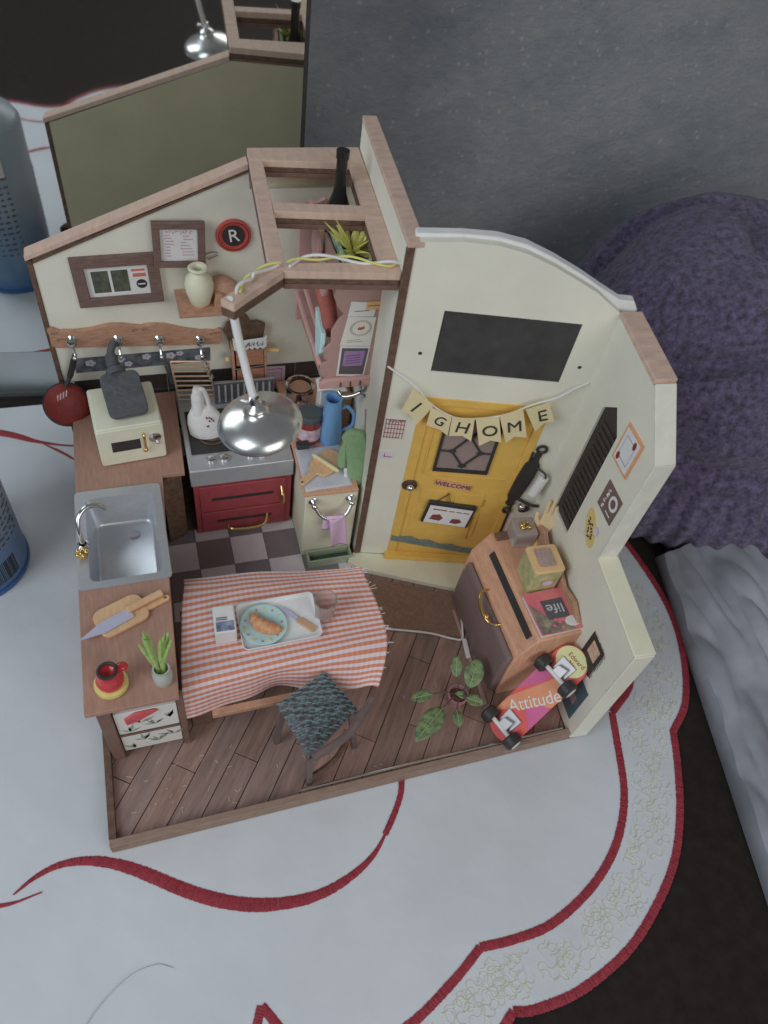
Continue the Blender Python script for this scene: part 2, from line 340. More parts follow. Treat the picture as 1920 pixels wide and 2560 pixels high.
# ---- spray can at left edge (partly in frame)
can = thing('spray_can', 'white and blue printed aerosol can standing at the left edge', 'can', (-6.3, 17.3, 0))
cx, cy = -6.3, 17.3
canm = bpy.data.materials.new('can_print'); canm.use_nodes = True; nt = canm.node_tree; N = nt.nodes; L = nt.links; b = N['Principled BSDF']; b.inputs['Roughness'].default_value = .35
tc = N.new('ShaderNodeTexCoord'); sp = N.new('ShaderNodeSeparateXYZ'); L.new(tc.outputs['Object'], sp.inputs[0])
nz = N.new('ShaderNodeTexNoise'); nz.inputs['Scale'].default_value = .5; L.new(tc.outputs['Object'], nz.inputs[0])
ad = N.new('ShaderNodeMath'); ad.operation = 'MULTIPLY_ADD'; ad.inputs[1].default_value = 5; L.new(nz.outputs[0], ad.inputs[0]); L.new(sp.outputs[2], ad.inputs[2])
rp = N.new('ShaderNodeValToRGB'); mr_ = N.new('ShaderNodeMapRange'); mr_.inputs[1].default_value = 0; mr_.inputs[2].default_value = 16; L.new(ad.outputs[0], mr_.inputs[0]); L.new(mr_.outputs[0], rp.inputs[0])
rp.color_ramp.elements[0].color = (*S3(44, 80, 118), 1); rp.color_ramp.elements[0].position = .2; rp.color_ramp.elements[1].color = (*S3(118, 128, 138), 1); rp.color_ramp.elements[1].position = .62
L.new(rp.outputs[0], b.inputs['Base Color'])
bm = BM(); lathe(bm, [(0, 0), (2.6, 0), (2.85, .25), (2.85, 11.6), (2.6, 12.0), (1.3, 12.6), (1.25, 12.8), (0, 12.8)], (cx, cy, 0), seg=48); obj('can_body', bm, canm, can)
bm = BM(); lathe(bm, [(0, 12.8), (1.2, 12.8), (1.2, 14.2), (1.0, 14.5), (0, 14.5)], (cx, cy, 0)); obj('cap', bm, blue, can, bev=.05)
bm = BM(); lathe(bm, [(2.75, .02), (2.92, .02), (2.92, .3), (2.75, .3)], (cx, cy, 0), seg=48); obj('rim', bm, M('blue_rim', (34, 70, 120), .3), can)
bm = BM()
def cyl_fr(ang): d_ = Vector((cos(ang), sin(ang), 0)); return Fr((cx+d_.x*2.86, cy+d_.y*2.86, 0), Vector((-d_.y, d_.x, 0)), (0, 0, 1))
for side in (0, 1):
    for row in range(13):
        for k in range(7):
            ang = (-1.15 if side == 0 else .9)+k*.16+random.uniform(0, .04)
            prism(bm, cyl_fr(ang), rect(0, random.uniform(.16, .38), 3.2+row*.42, 3.2+row*.42+.12), 0, .012)
obj('small_print', bm, inkg, can, kind='stuff')
bm = BM(); f_ = cyl_fr(-.75)
for k in range(16): ff = cyl_fr(-1.05+k*.035); prism(bm, ff, rect(0, random.choice((.03, .05, .07)), .7, 2.2), 0, .015)
obj('barcode', bm, inkb, can, kind='stuff')
bm = BM(); f_ = cyl_fr(1.15); prism(bm, f_, rect(-.62, .62, 9.0, 10.3), .0, .02); obj('picture_label', bm, M('white_label', (170, 160, 160), .5), can)
bm = BM(); prism(bm, f_, rect(-.62, .62, 10.32, 10.42), .0, .03); prism(bm, f_, rect(-.62, .62, 8.88, 8.98), .0, .03); obj('label_stripes', bm, redp, can)

# ---- purple knit mound + pale folded sheet at right
kn = bpy.data.materials.new('purple_knit'); kn.use_nodes = True; nt = kn.node_tree; N = nt.nodes; L = nt.links; b = N['Principled BSDF']; b.inputs['Roughness'].default_value = .95
tc = N.new('ShaderNodeTexCoord'); wv = N.new('ShaderNodeTexVoronoi'); wv.inputs['Scale'].default_value = 1.3; wv.feature = 'SMOOTH_F1'; L.new(tc.outputs['Object'], wv.inputs['Vector'])
nz = N.new('ShaderNodeTexNoise'); nz.inputs['Scale'].default_value = 2.4; nz.inputs['Detail'].default_value = 9; nz.inputs['Roughness'].default_value = .7; L.new(tc.outputs['Object'], nz.inputs[0])
rp = N.new('ShaderNodeValToRGB'); L.new(nz.outputs[0], rp.inputs[0]); rp.color_ramp.elements[0].color = (*S3(48, 42, 58), 1); rp.color_ramp.elements[1].color = (*S3(98, 88, 120), 1); rp.color_ramp.elements[0].position = .36; rp.color_ramp.elements[1].position = .66; L.new(rp.outputs[0], b.inputs[0])
b.inputs['Sheen Weight'].default_value = .25
mxx = N.new('ShaderNodeMath'); mxx.operation = 'MULTIPLY_ADD'; mxx.inputs[1].default_value = .5; L.new(wv.outputs['Distance'], mxx.inputs[0]); L.new(nz.outputs[0], mxx.inputs[2])
bp = N.new('ShaderNodeBump'); bp.inputs['Strength'].default_value = .8; bp.inputs['Distance'].default_value = .3; L.new(mxx.outputs[0], bp.inputs['Height']); L.new(bp.outputs[0], b.inputs['Normal'])
knit = thing('knitted_blanket', 'dark purple knitted blanket bundled in a mound with a ribbed band, right of the kitchen', 'blanket', (44, 20, 0))
from mathutils import noise
def mound(u, v):
    th2 = u*2*pi; ph = v*pi/2
    rx, ry_, rz = 15.6, 13.4, 15.2; ce = (45.0, 21.8)
    e = cos(ph)**.55; x = ce[0]+rx*e*cos(th2); y = ce[1]+ry_*e*sin(th2); z = rz*sin(ph)
    p = Vector((x, y, z)); f = noise.noise(p*.09)*1.6+noise.noise(p*.3)*.35+noise.noise(p*1.8)*.10-1.1*max(0, 1-abs(p.x*.55-p.z*.9-10-2*noise.noise(p*.15))*.9)-.8*max(0, 1-abs(p.z-6.5-1.6*noise.noise(p*.12))*.9)
    d_ = Vector((cos(th2)*cos(ph), sin(th2)*cos(ph), sin(ph)+.1)); return p+d_*f-Vector((0, 0, .1))
bm = BM(); sheet(bm, mound, 200, 90); obj('knit', bm, kn, knit)
def brim(u, v):
    an = pi*.9+u*pi*1.08; rib = .16*sin(u*260)+.12*noise.noise(Vector((u*40, v*4, 2)))
    rad = [(-1.6, 4.4), (-.5, 4.6), (.4, 3.6), (.9, 2.2), (.7, .6), (.4, -.05)]; k = v*5; i = min(int(k), 4); f = k-i
    r0 = rad[i][0]*(1-f)+rad[i+1][0]*f+rib; z = rad[i][1]*(1-f)+rad[i+1][1]*f
    return Vector((45+(15.6+r0)*cos(an), 21.2+(13.0+r0)*sin(an), z+.4*noise.noise(Vector((u*9, 0, 0)))))
bm = BM(); sheet(bm, brim, 900, 14)
obj('ribbed_band', bm, kn, knit)
sheetm = M('pale_blue_grey_fabric', (116, 119, 127), .8, .3, .22, .25, .6, detail=3)
bm = BM()
def fold(u, v):
    A = [(34.3, 9.8), (39.2, 10.4)]; B = [(28.6, -13.5), (45.5, -13)]
    p = bilerp([(*A[0], 0), (*A[1], 0), (*B[1], 0), (*B[0], 0)], u, v)
    z = .5+.5*sin(u*7+v*3)*.5+noise.noise(Vector((p.x*.3, p.y*.12, 3)))*.9+.35*abs(noise.noise(Vector((p.x*.9, p.y*.25, 7))))*2+1.0*u
    return Vector((p.x, p.y, max(z, -.05) if 0 < u < 1 and 0 < v < 1 else -.1))
sheet(bm, fold, 50, 60); solid(obj('folded_sheet', bm, sheetm, label='pale blue grey folded fabric lying on the dark table at the right edge', cat='fabric'), .15)

# ================================================================== MINIATURE HOUSE SHELL
H = thing('miniature_house', 'open plywood dollhouse kitchen shell with cream walls and plank floor on the white cloth', 'dollhouse', (0, 0, 0))
FZ = .5
floor_poly = [(.3, .32), (22.95, .32), (23.8, 10.9), (14.75, 13.35), (15.6, 23.1), (.05, 23.1)]
bm = BM(); prism(bm, GR, [(0, .0), (24.1, .02), (24.6, 4.8), (25.2, 11.2), (15.9, 13.9), (16.1, 23.6), (0, 23.6)], .02, .38); obj('base_board', bm, burnt, H)
# planks, 54 degrees across the floor; each board its own object
from mathutils.geometry import intersect_line_line_2d
def clip(poly, sub):                             # sutherland-hodgman, both convex-ish; sub is the clip region (convex)
    out = poly
    for i in range(len(sub)):
        A, B = Vector(sub[i]), Vector(sub[(i+1) % len(sub)]); inp = out; out = []
        def ins(P): return (B.x-A.x)*(P[1]-A.y)-(B.y-A.y)*(P[0]-A.x) >= -1e-9
        for j in range(len(inp)):
            P, Q = inp[j-1], inp[j]
            if ins(Q) != ins(P):
                d1 = (B.x-A.x)*(P[1]-A.y)-(B.y-A.y)*(P[0]-A.x); d2 = (B.x-A.x)*(Q[1]-A.y)-(B.y-A.y)*(Q[0]-A.x); t = d1/(d1-d2)
                out.append((P[0]+(Q[0]-P[0])*t, P[1]+(Q[1]-P[1])*t))
            if ins(Q): out.append(Q)
        if not out: return []
    return out
regA = [(.3, .32), (22.95, .32), (23.8, 10.9), (.3, 10.9)]
regB = [(14.2, 10.92), (23.7, 10.92), (14.8, 13.3), (14.2, 13.3)]
al = radians(54); du = Vector((cos(al), sin(al))); dn = Vector((sin(al), -cos(al)))
plankms = [M('plank_%s' % n_, c_, .38, .28, 1.1, .12, 9, stretch=(1.0, 7, 1), rot=-al+pi/2*0+pi/2) for n_, c_ in (('walnut', (112, 88, 80)), ('dark_walnut', (104, 82, 74)), ('red_walnut', (118, 92, 84)), ('grey_walnut', (108, 88, 82)))]
for m_ in plankms:
    for nd in m_.node_tree.nodes:
        if nd.type == 'MAPPING': nd.vector_type = 'TEXTURE'; nd.inputs['Rotation'].default_value = (0, 0, al); nd.inputs['Scale'].default_value = (2.6, .32, 1)
random.seed(3)
for i in range(-9, 19):
    o0 = 3.0+1.25*i; s0 = -12+((i*5.3) % 9)
    while s0 < 26:
        ln = 9.0; g = .02
        q = [du*(s0+g)+dn*(o0+g), du*(s0+ln-g)+dn*(o0+g), du*(s0+ln-g)+dn*(o0+1.25-g), du*(s0+g)+dn*(o0+1.25-g)]
        q = [(p.x, p.y) for p in q][::-1]
        for R_ in (regA, regB):
            pl = clip(q, R_)
            if len(pl) >= 3 and abs(sum(pl[j-1][0]*pl[j][1]-pl[j][0]*pl[j-1][1] for j in range(len(pl)))) > .1:
                bm = BM(); prism(bm, GR, pl, .38, FZ+random.uniform(-.006, .006)); obj('plank', bm, random.choice(plankms), H, bev=.012, flat=True, seg=1)
        s0 += ln
# checker tiles
tl_d = M('dark_floor_tile', (100, 92, 94), .35, .08, 1); tl_l = M('light_floor_tile', (164, 157, 160), .35, .06, 1)
for i in range(-2, 4):
    for j in range(-2, 2):
        x0 = 7.724+(i-1)*1.965+1.965; y0 = 14.125+j*1.965
        q = [(x0+.015, y0+.015), (x0+1.95, y0+.015), (x0+1.95, y0+1.95), (x0+.015, y0+1.95)]
        pl = clip(q, [(3.85, 10.93), (14.15, 10.93), (14.5, 14.0), (14.5, 17), (3.85, 17)])
        if len(pl) < 3: continue
        bm = BM(); prism(bm, GR, pl, .38, FZ); obj('floor_tile', bm, tl_l if (i+j) % 2 == 0 else tl_d, H, flat=True)
# base trims
bm = BM(); prism(bm, GR, [(0, -.05), (24.05, -.02), (24.0, .3), (.32, .3), (0, .3)], .02, .86); obj('front_trim', bm, M('trim_wood', (112, 92, 80), .75, .16, 2, .15, 20, stretch=(1, 6, 1)), H, bev=.03)
bm = BM(); box(bm, -.02, .3, .302, 23.1, .02, .84); obj('side_trim', bm, burnt, H, bev=.02)
# back wall
bm = BM(); prism(bm, BK, [(0, .4), (15.66, .4), (15.66, 18.3), (10.3, 18.3), (10.25, 19.17), (0, 14.95)], -.35, 0); obj('back_wall', bm, cream, H, flat=True)
olive = M('olive_grey_board', (138, 130, 108), .8, .06, .5, .12, 25, k=2.6)
bm = BM(); prism(bm, BK, [(-.05, .0), (15.7, .0), (15.7, 19.3), (10.25, 19.3), (0, 15.05)], -.62, -.352); obj('wall_backing', bm, olive, H, flat=True)
bm = BM(); prism(bm, BK, [(-.26, .0), (-.02, .0), (-.02, 15.0), (-.26, 15.0)], -.64, .06); obj('left_edge_strip', bm, burnt, H, bev=.02)
bm = BM(); prism(bm, BK, [(-.3, 15.02), (10.24, 19.3), (10.24, 19.58), (-.3, 15.28)], -.66, .1); obj('sloping_roof_edge', bm, mdfr, H, bev=.02)
bm = BM(); prism(bm, BK, [(0.0, 14.86), (10.24, 19.16), (10.24, 19.28), (0, 15.0)], .002, .07); obj('roof_edge_brown_strip', bm, burnt, H)  # thin brown edge along the lower front of the roof edge
# black tiles along the wall
for r_ in range(4):
    for i in range(6):
        z1_ = 7.42-r_*1.1; x0 = .5+i*2.48
        bm = BM(); prism(bm, BK, rect(x0+.012, min(x0+2.468, 15.3), z1_-1.075, z1_), 0.002, .06); obj('wall_tile', bm, blacktile, H, bev=.012, flat=True, seg=1)
bm = BM(); prism(bm, BK, rect(.5, 15.3, 3.0, 7.42), .0, .03); obj('tile_grout', bm, greyp, H)
# side wall
bm = BM(); prism(bm, SW, rect(-.3, SWL+.0, .4, 21.25), -.6, 0); obj('side_wall', bm, cream, H, flat=True)
bm = BM(); prism(bm, SW, rect(-.35, SWL+.12, 21.26, 21.5), -.66, .02); obj('side_wall_cap', bm, mdf, H, bev=.02)
bm = BM(); prism(bm, SW, rect(SWL+.01, SWL+.10, .9, 21.25), -.3, .05); obj('corner_strip', bm, burnt, H)
# loft frame z 19.35 - 20
def loft(name, poly, z0=19.68, z1=20.0, m=mdf):
    bm = BM(); prism(bm, GR, poly, z0, z1); return obj(name, bm, m, H, bev=.02)
LB = [('loft_back_bar', [(10.28, 23.72), (10.2, 22.62), (15.5, 22.12), (15.62, 23.4), (15.62, 23.72)], mdfr), ('loft_left_bar', [(10.19, 22.61), (9.58, 14.72), (10.21, 14.56), (10.80, 22.56)], mdf),
      ('loft_right_bar', [(14.82, 22.17), (14.05, 14.28), (14.76, 13.7), (15.52, 22.1)], mdf), ('loft_middle_bar', [(10.55, 18.98), (10.51, 18.28), (14.41, 17.80), (14.48, 18.52)], mdfr),
      ('loft_front_bar', [(9.6, 14.68), (10.1, 13.98), (14.7, 13.44), (14.74, 13.68), (14.03, 14.26), (10.21, 14.54)], mdfr)]
for n_, pl, m_ in LB: loft(n_, pl, m=m_)
def shr(pl, k=.06):
    c_ = Vector((sum(p[0] for p in pl)/len(pl), sum(p[1] for p in pl)/len(pl))); return [(p[0]+(c_.x-p[0])*.01, p[1]+(c_.y-p[1])*.01) for p in pl]
for i, (n_, pl, m_) in enumerate(LB): loft('loft_lower_board', shr(pl), 19.45, 19.672, burnt); loft('loft_bottom_board', shr(pl), 19.2, 19.43, darkwood)
arm = [(9.56, 14.68), (8.95, 13.98), (8.3, 13.2), (7.9, 12.9), (7.43, 12.5), (7.86, 12.09), (8.31, 12.5), (10.07, 13.97)]
loft('lamp_arm', arm, m=mdf); loft('arm_lower_board', shr(arm), 19.3, 19.672, burnt)
# entrance wall
EL = 9.43
prof = [(0, 21.45), (2.1, 21.7), (3.56, 21.7), (4.71, 21.5), (5.98, 21.05), (7.33, 20.45), (8.27, 20.0), (9.36, 19.2)]
ew_m = cream
dx0, dx1, dz0, dz1 = 2.0, 8.1, 1.35, 13.6
wx0, wx1, wz0, wz1 = 2.03, 8.0, 15.2, 18.5
bm = BM()                                        # wall built round door and window openings
prism(bm, EW, [(.03, .9), (dx0, .9), (dx0, 21.68), (.03, 21.45)], -.35, 0)
obj('entrance_wall', bm, cream, H, flat=True)
bm = BM(); prism(bm, EW, [(dx1, .9), (EL, .9), (EL, 19.2), (dx1, 20.08)], -.35, 0); obj('entrance_wall', bm, cream, H, flat=True)
bm = BM(); prism(bm, EW, rect(dx0, dx1, dz1, wz0), -.35, 0); obj('entrance_wall', bm, cream, H, flat=True)
bm = BM(); prism(bm, EW, [(dx0, wz1), (dx1, wz1), (dx1, 20.08), (7.33, 20.45), (5.98, 21.05), (4.71, 21.5), (3.56, 21.7), (2.1, 21.7), (dx0, 21.68)], -.35, 0); obj('entrance_wall', bm, cream, H, flat=True)
bm = BM(); prism(bm, EW, rect(wx1, dx1, wz0, wz1), -.35, 0); obj('entrance_wall', bm, cream, H, flat=True)
bm = BM(); prism(bm, EW, rect(wx0, wx1, wz0, wz1), -.3, -.06); obj('dark_window_panel', bm, blackb, H)
bm = BM(); prism(bm, EW, [(.1, 18), (9.4, 18), (10.25, 19.2), (9.95, 19.62), (9.3, 19.62), (8.27, 20.12), (7.33, 20.6), (5.98, 21.2), (4.71, 21.66), (3.5, 21.84), (2.1, 21.8), (.3, 21.62)], -.85, -.36); obj('foam_crest', bm, M('white_foam_board', (168, 172, 176), .7, .05), H, bev=.06)
for u_, v_ in ((1.36, 16.16), (8.65, 16.2)):
    bm = BM(); prism(bm, EW, disc(u_, v_, .09, 12), -.01, .008); obj('peg_hole', bm, black, H, flat=True)
# step
bm = BM(); prism(bm, GR, [(14.15, 12.85), (14.72, 12.2), (20.55, 9.42), (23.75, 10.85), (14.74, 13.37), (14.62, 13.4)], FZ, .92); obj('doorstep', bm, creamy, H, bev=.05)
# right wall
RP = [(0, .5), (ry(0), .5), (ry(0), 9.38), (ry(4.45), 9.85), (ry(4.86), 9.95), (ry(4.86), 16.45), (ry(7.07), 18.7), (0, 19.08)]
hole = [(9.3, 8.3), (7.5, 8.3), (7.55, 15.25), (8.43, 16.2), (9.3, 15.4)]
bm = BM(); prism(bm, RW, [(0, .5), (ry(0), .5), (ry(0), 8.3), (0, 8.3)], -.9, 0); obj('right_wall', bm, cream, H, flat=True)
bm = BM(); prism(bm, RW, [(ry(9.3), 8.3), (0, 8.3), (0, 19.06), (ry(8.43), 18.85), (ry(8.43), 16.2), (ry(9.3), 15.4)], -.9, 0); obj('right_wall', bm, cream, H, flat=True)
bm = BM(); prism(bm, RW, [(ry(7.5), 8.3), (ry(0), 8.3), (ry(0), 9.36), (ry(4.45), 9.84), (ry(4.86), 9.93), (ry(4.86), 16.44), (ry(7.07), 18.68), (ry(8.43), 18.85), (ry(8.43), 16.2), (ry(7.55), 15.25)], -.9, 0); obj('right_wall', bm, cream, H, flat=True)
bm = BM(); prism(bm, RW, [(ry(9.3), 8.3), (ry(7.5), 8.3), (ry(7.55), 15.25), (ry(8.43), 16.2), (ry(9.3), 15.4)], -.5, -.12); obj('dark_slatted_panel', bm, black, H)
for k in range(17):
    z_ = 8.7+k*.38
    bm = BM(); prism(bm, RW, rect(ry(8.9-.0*k), ry(7.6), z_, z_+.14), -.119, -.06); obj('panel_slat', bm, M('slat_black', (44, 40, 38), .5, .2), H, flat=True)
bm = BM(); prism(bm, RW, [(0.0, 19.09), (ry(7.07), 18.72), (ry(7.07), 18.98), (-.0, 19.33)], -.95, .05); obj('gable_cap', bm, mdf, H, bev=.03)
capm = M('white_painted_edge', (166, 166, 156), .6, .08, 1, .1, 8)
bm = BM(); prism(bm, RW, [(ry(7.06), 18.70), (ry(4.86), 16.47), (ry(4.74), 16.5), (ry(7.0), 18.85)], -.93, .03); obj('painted_edge', bm, capm, H, bev=.03)
bm = BM(); prism(bm, RW, [(ry(4.85), 16.46), (ry(4.85), 9.95), (ry(4.72), 9.95), (ry(4.72), 16.5)], -.93, .03); obj('painted_edge', bm, capm, H, bev=.03)
bm = BM(); prism(bm, RW, [(ry(4.85), 9.94), (ry(-.08), 9.39), (ry(-.08), 9.55), (ry(4.6), 10.08), (ry(4.85), 10.1)], -1.02, .05); obj('ledge_cap', bm, creamy, H, bev=.05)
bm = BM(); prism(bm, RW, rect(ry(-.002), ry(-.12), .5, 9.39), -1.0, -.02); obj('front_edge_board', bm, cream, H, bev=.03)
bm = BM(); tube(bm, [(8.6, .42, .93), (14, .40, .95), (22.6, .34, .95)], .06, 8); obj('silver_wire', bm, chrome, label='thin silver wire lying along the inside of the front trim', cat='wire')

# ---- yellow door (part) with subparts
dm = BM(); prism(dm, EW, rect(dx0+.02, dx1-.02, .93, dz1-.02), -.3, -.06); door = obj('door', dm, yellow, H, bev=.03)
bm = BM()
for q in (rect(dx0-.12, dx0+.42, .95, 13.62), rect(dx0-.12, dx1+.06, 13.2, 13.66), rect(dx1-.4, dx1+.06, .95, 13.19)): prism(bm, EW, q, -.05, .05 if q[0][1] > 5 else .03)
obj('door_frame', bm, yellow, door, bev=.03)
bm = BM(); prism(bm, EW, [(1.7, .94), (8.15, .94), (8.0, 1.25), (1.8, 1.25)], -.05, .9*.45); obj('yellow_threshold', bm, yellow, door, bev=.04)
for q in ((3.0, 4.45, 6.1, 7.0), (4.95, 6.55, 6.0, 6.85), (2.75, 6.6, 3.1, 5.3), (2.8, 7.3, 8.2, 8.3), (2.75, 2.85, 8.3, 12.9)):
    bm = BM(); prism(bm, EW, rect(*q), -.058, -.01); obj('door_panel', bm, yellow, door, bev=.05)
for q in ((4.42, 4.54, 6.0, 6.9), (6.5, 6.62, 5.9, 6.5), (6.25, 6.33, 2.9, 4.9), (6.1, 6.34, 4.84, 4.93)):
    bm = BM(); prism(bm, EW, rect(*q), -.03, .012); obj('carved_line', bm, yellowd, door)
bm = BM(); prism(bm, EW, rect(3.36, 6.12, 8.7, 12.5), -.05, .0); obj('door_glass', bm, M('grey_brown_glass', (112, 98, 94), .25, .08), door)
bm = BM()
for q in (rect(3.28, 6.2, 8.62, 8.86), rect(3.28, 6.2, 12.3, 12.5), rect(3.28, 3.42, 8.87, 12.29), rect(6.06, 6.2, 8.87, 12.29)): prism(bm, EW, q, 0, .07)
cxg, czg = 4.74, 10.25
for A_, B_ in (((3.4, 10.2), (4.1, 10.2)), ((4.0, 10.2), (cxg, 11.3)), ((cxg, 11.3), (5.5, 10.2)), ((5.5, 10.2), (cxg, 9.15)), ((cxg, 9.15), (4.0, 10.2)), ((5.4, 10.2), (6.1, 10.2)), ((cxg, 11.3), (3.7, 12.3)), ((cxg, 11.3), (5.8, 12.3))):
    tube(bm, [EW.p(A_[0], A_[1], .06), EW.p(B_[0], B_[1], .06)], .055, 6)
for x_, z_ in ((cxg, 11.3), (4.0, 10.2), (5.5, 10.2), (cxg, 9.15), (3.9, 12.1), (5.6, 12.1)):
    for s_ in (-1, 1): ball(bm, EW.p(x_+s_*.13, z_, .07), .11, (1, .5, .6), 5); ball(bm, EW.p(x_, z_+s_*.08, .07), .08, (1, .6, .8), 5)
obj('iron_grille', bm, black, door)
bm = BM(); lathe(bm, [(0, 0), (.42, 0), (.42, .06), (.2, .1), (0, .1)], EW.p(2.28, 7.35, .0), EW.n); obj('knob_plate', bm, M('dark_bronze', (84, 66, 58), .4, .2, metal=.6), door)
bm = BM(); ball(bm, EW.p(2.3, 7.4, .28), .2, (1, 1, 1), 8); obj('door_knob', bm, chrome, door)
bm = BM(); prism(bm, EW, [(1.95, 2.35), (1.95, 2.85), (2.6, 2.7), (3.1, 2.78), (3.6, 2.5), (4.2, 2.55), (4.9, 2.2), (5.6, 2.25), (6.3, 1.98), (7.0, 1.98), (7.62, 1.78), (7.62, 1.38)], -.04, .06); obj('moss_strip', bm, M('teal_grey_strip', (84, 96, 92), .8, .3, 4), door)
bm = BM(); prism(bm, EW, rect(dx1-.02, dx1+.1, .95, 10.6), .03, .09); obj('dark_jamb', bm, black, door)

# things on the door and entrance wall
t = thing('welcome_sign', 'small pinkish strip on the yellow door reading WELCOME', 'sign', EW.p(4.6, 7.3, 0))
fs = Fr(EW.p(4.62, 7.55, 0), EW.u*cos(-.14)+EW.v*sin(-.14), EW.v*cos(-.14)-EW.u*sin(-.14))
bm = BM(); prism(bm, fs, rect(-1, 1, -.2, .2), -.02, .03); obj('plate', bm, M('old_pink', (170, 122, 100), .6, .1, 4), t)
bm = BM(); text(bm, 'WELCOME', fs, 0, 0, .42, .045, .02, sx=1.0); obj('lettering', bm, inkb, t, flat=True)
t = thing('hanging_notice', 'white notice in a black frame hung tilted on the lower yellow door', 'sign', EW.p(4.8, 4.3, .1))
fs = Fr(EW.p(4.82, 5.22, .12), EW.u*cos(-.11)+EW.v*sin(-.11), EW.v*cos(-.11)-EW.u*sin(-.11))
bm = BM(); prism(bm, fs, rect(-1.38, 1.38, -.92, .95), -.08, .08); obj('frame', bm, black, t, bev=.05)
bm = BM(); prism(bm, fs, rect(-1.24, 1.22, -.84, .66), .08, .1); obj('paper', bm, paperw, t)
bm = BM(); prism(bm, fs, rect(-1.0, -.2, .34, .42), .1, .11)
for k in range(3): prism(bm, fs, rect(-.1+.42*k, .24+.42*k, .34, .4), .1, .11)
prism(bm, fs, [(-1.0, -.5), (-.9, -.1), (-.5, .0), (-.25, -.3), (-.4, -.55)], .1, .112); prism(bm, fs, [(.2, -.6), (.28, -.25), (.7, -.2), (.9, -.45), (.6, -.65)], .1, .112)
obj('printed_marks', bm, M('dark_red_print', (96, 44, 46), .7, .3, 8), t, flat=True, kind='stuff')
bm = BM(); tube(bm, [EW.p(3.9, 6.15, .1), EW.p(4.55, 6.9, .06), EW.p(4.75, 6.1, .1)], .03, 6); obj('hanging_cord', bm, black, t)
# stickers
t = thing('lace_sticker', 'pale sticker with reddish line pattern on the cream post left of the yellow door', 'sticker', EW.p(.9, 10.6, 0))
bm = BM(); prism(bm, EW, [(.4, 10.68), (1.45, 10.66), (1.5, 12.12), (.36, 12.1)], .002, .014); obj('paper', bm, M('faded_paper', (168, 160, 152), .7, .05), t)
bm = BM()
for k in range(7): prism(bm, EW, rect(.42+k*.15, .45+k*.15, 10.75, 12.05), .015, .03)
for z_ in (10.8, 11.1, 11.4, 11.7, 12.0): prism(bm, EW, rect(.4, 1.46-random.random()*.3, z_, z_+.035), .015, .03)
scribble(bm, EW, .92, 11.95, .8, .2, 0, .03, 5, .016); obj('red_lines', bm, inkr, t, flat=True, kind='stuff')
t = thing('switch_sticker', 'tiny lilac square sticker on the cream post below the lace sticker', 'sticker', EW.p(.8, 9.2, 0))
bm = BM(); prism(bm, EW, rect(.42, 1.16, 9.2, 9.82), .002, .014); obj('paper', bm, M('pale_lilac', (164, 160, 172), .7, .04), t)
bm = BM(); prism(bm, EW, rect(.62, 1.05, 9.38, 9.42), .015, .03); prism(bm, EW, rect(.62, .66, 9.42, 9.62), .015, .03); obj('purple_lines', bm, inkr, t, flat=True)
# garland
t = thing('banner_garland', 'string of six kraft paper pennants spelling I G HOME across the entrance wall', 'garland', EW.p(4.7, 12.6, .4))
sp_ = smooth([EW.p(*q) for q in ((.02, 15.35, .1), (1.34, 14.5, .25), (2.35, 13.5, .35), (3.5, 12.9, .42), (4.6, 12.95, .45), (5.97, 13.35, .42), (7.14, 14.1, .35), (8.1, 14.5, .25), (8.75, 15.1, .2), (9.35, 15.4, .05))], 8)
bm = BM(); tube(bm, sp_, .05, 6); obj('string', bm, M('white_cord', (186, 188, 196), .8, .05), t)
flm = M('kraft_paper', (190, 158, 120), .75, .06, 1.2, .05, 8)
FL = [('I', [(1.30, 14.5), (2.42, 13.66), (1.84, 12.3), (1.44, 12.86), (.96, 13.12)], -.62), ('G', [(2.3, 13.52), (3.38, 12.98), (3.42, 11.78), (2.95, 12.12), (2.28, 12.35)], -.42), ('H', [(3.4, 13.0), (4.5, 13.0), (4.66, 11.5), (4.17, 11.78), (3.5, 11.74)], -.08),
      ('O', [(4.52, 13.08), (5.62, 13.25), (6.15, 11.6), (5.6, 11.66), (5.12, 11.22)], .12), ('M', [(5.62, 13.32), (6.62, 13.85), (7.3, 12.08), (6.68, 12.02), (6.4, 11.52)], .3), ('E', [(6.7, 13.95), (7.72, 14.4), (8.3, 13.3), (7.85, 13.1), (7.6, 12.5)], .42)]
for i, (ch, q, rr) in enumerate(FL):
    ff = Fr(EW.p(0, 0, .47+.03*(i % 2)), EW.u, EW.v)
    bm = BM(); cxq = sum(p[0] for p in q)/5; czq = sum(p[1] for p in q)/5
    prism(bm, ff, q, 0, .03)
    for v in bm.verts:                                    # paper curls a little
        d_ = (v.co-ff.p(cxq, czq)).dot(EW.u); v.co += EW.n*(.1*d_*d_*(.6+.3*(i % 3)))
    fo = obj('pennant', bm, flm, t)
    bm = BM(); text(bm, ch, ff, cxq-.0, czq+.12, 1.0 if ch != 'G' else .8, .07, .03, rot=rr, sx=1.0); obj('letter', bm, inkb, fo, flat=True)
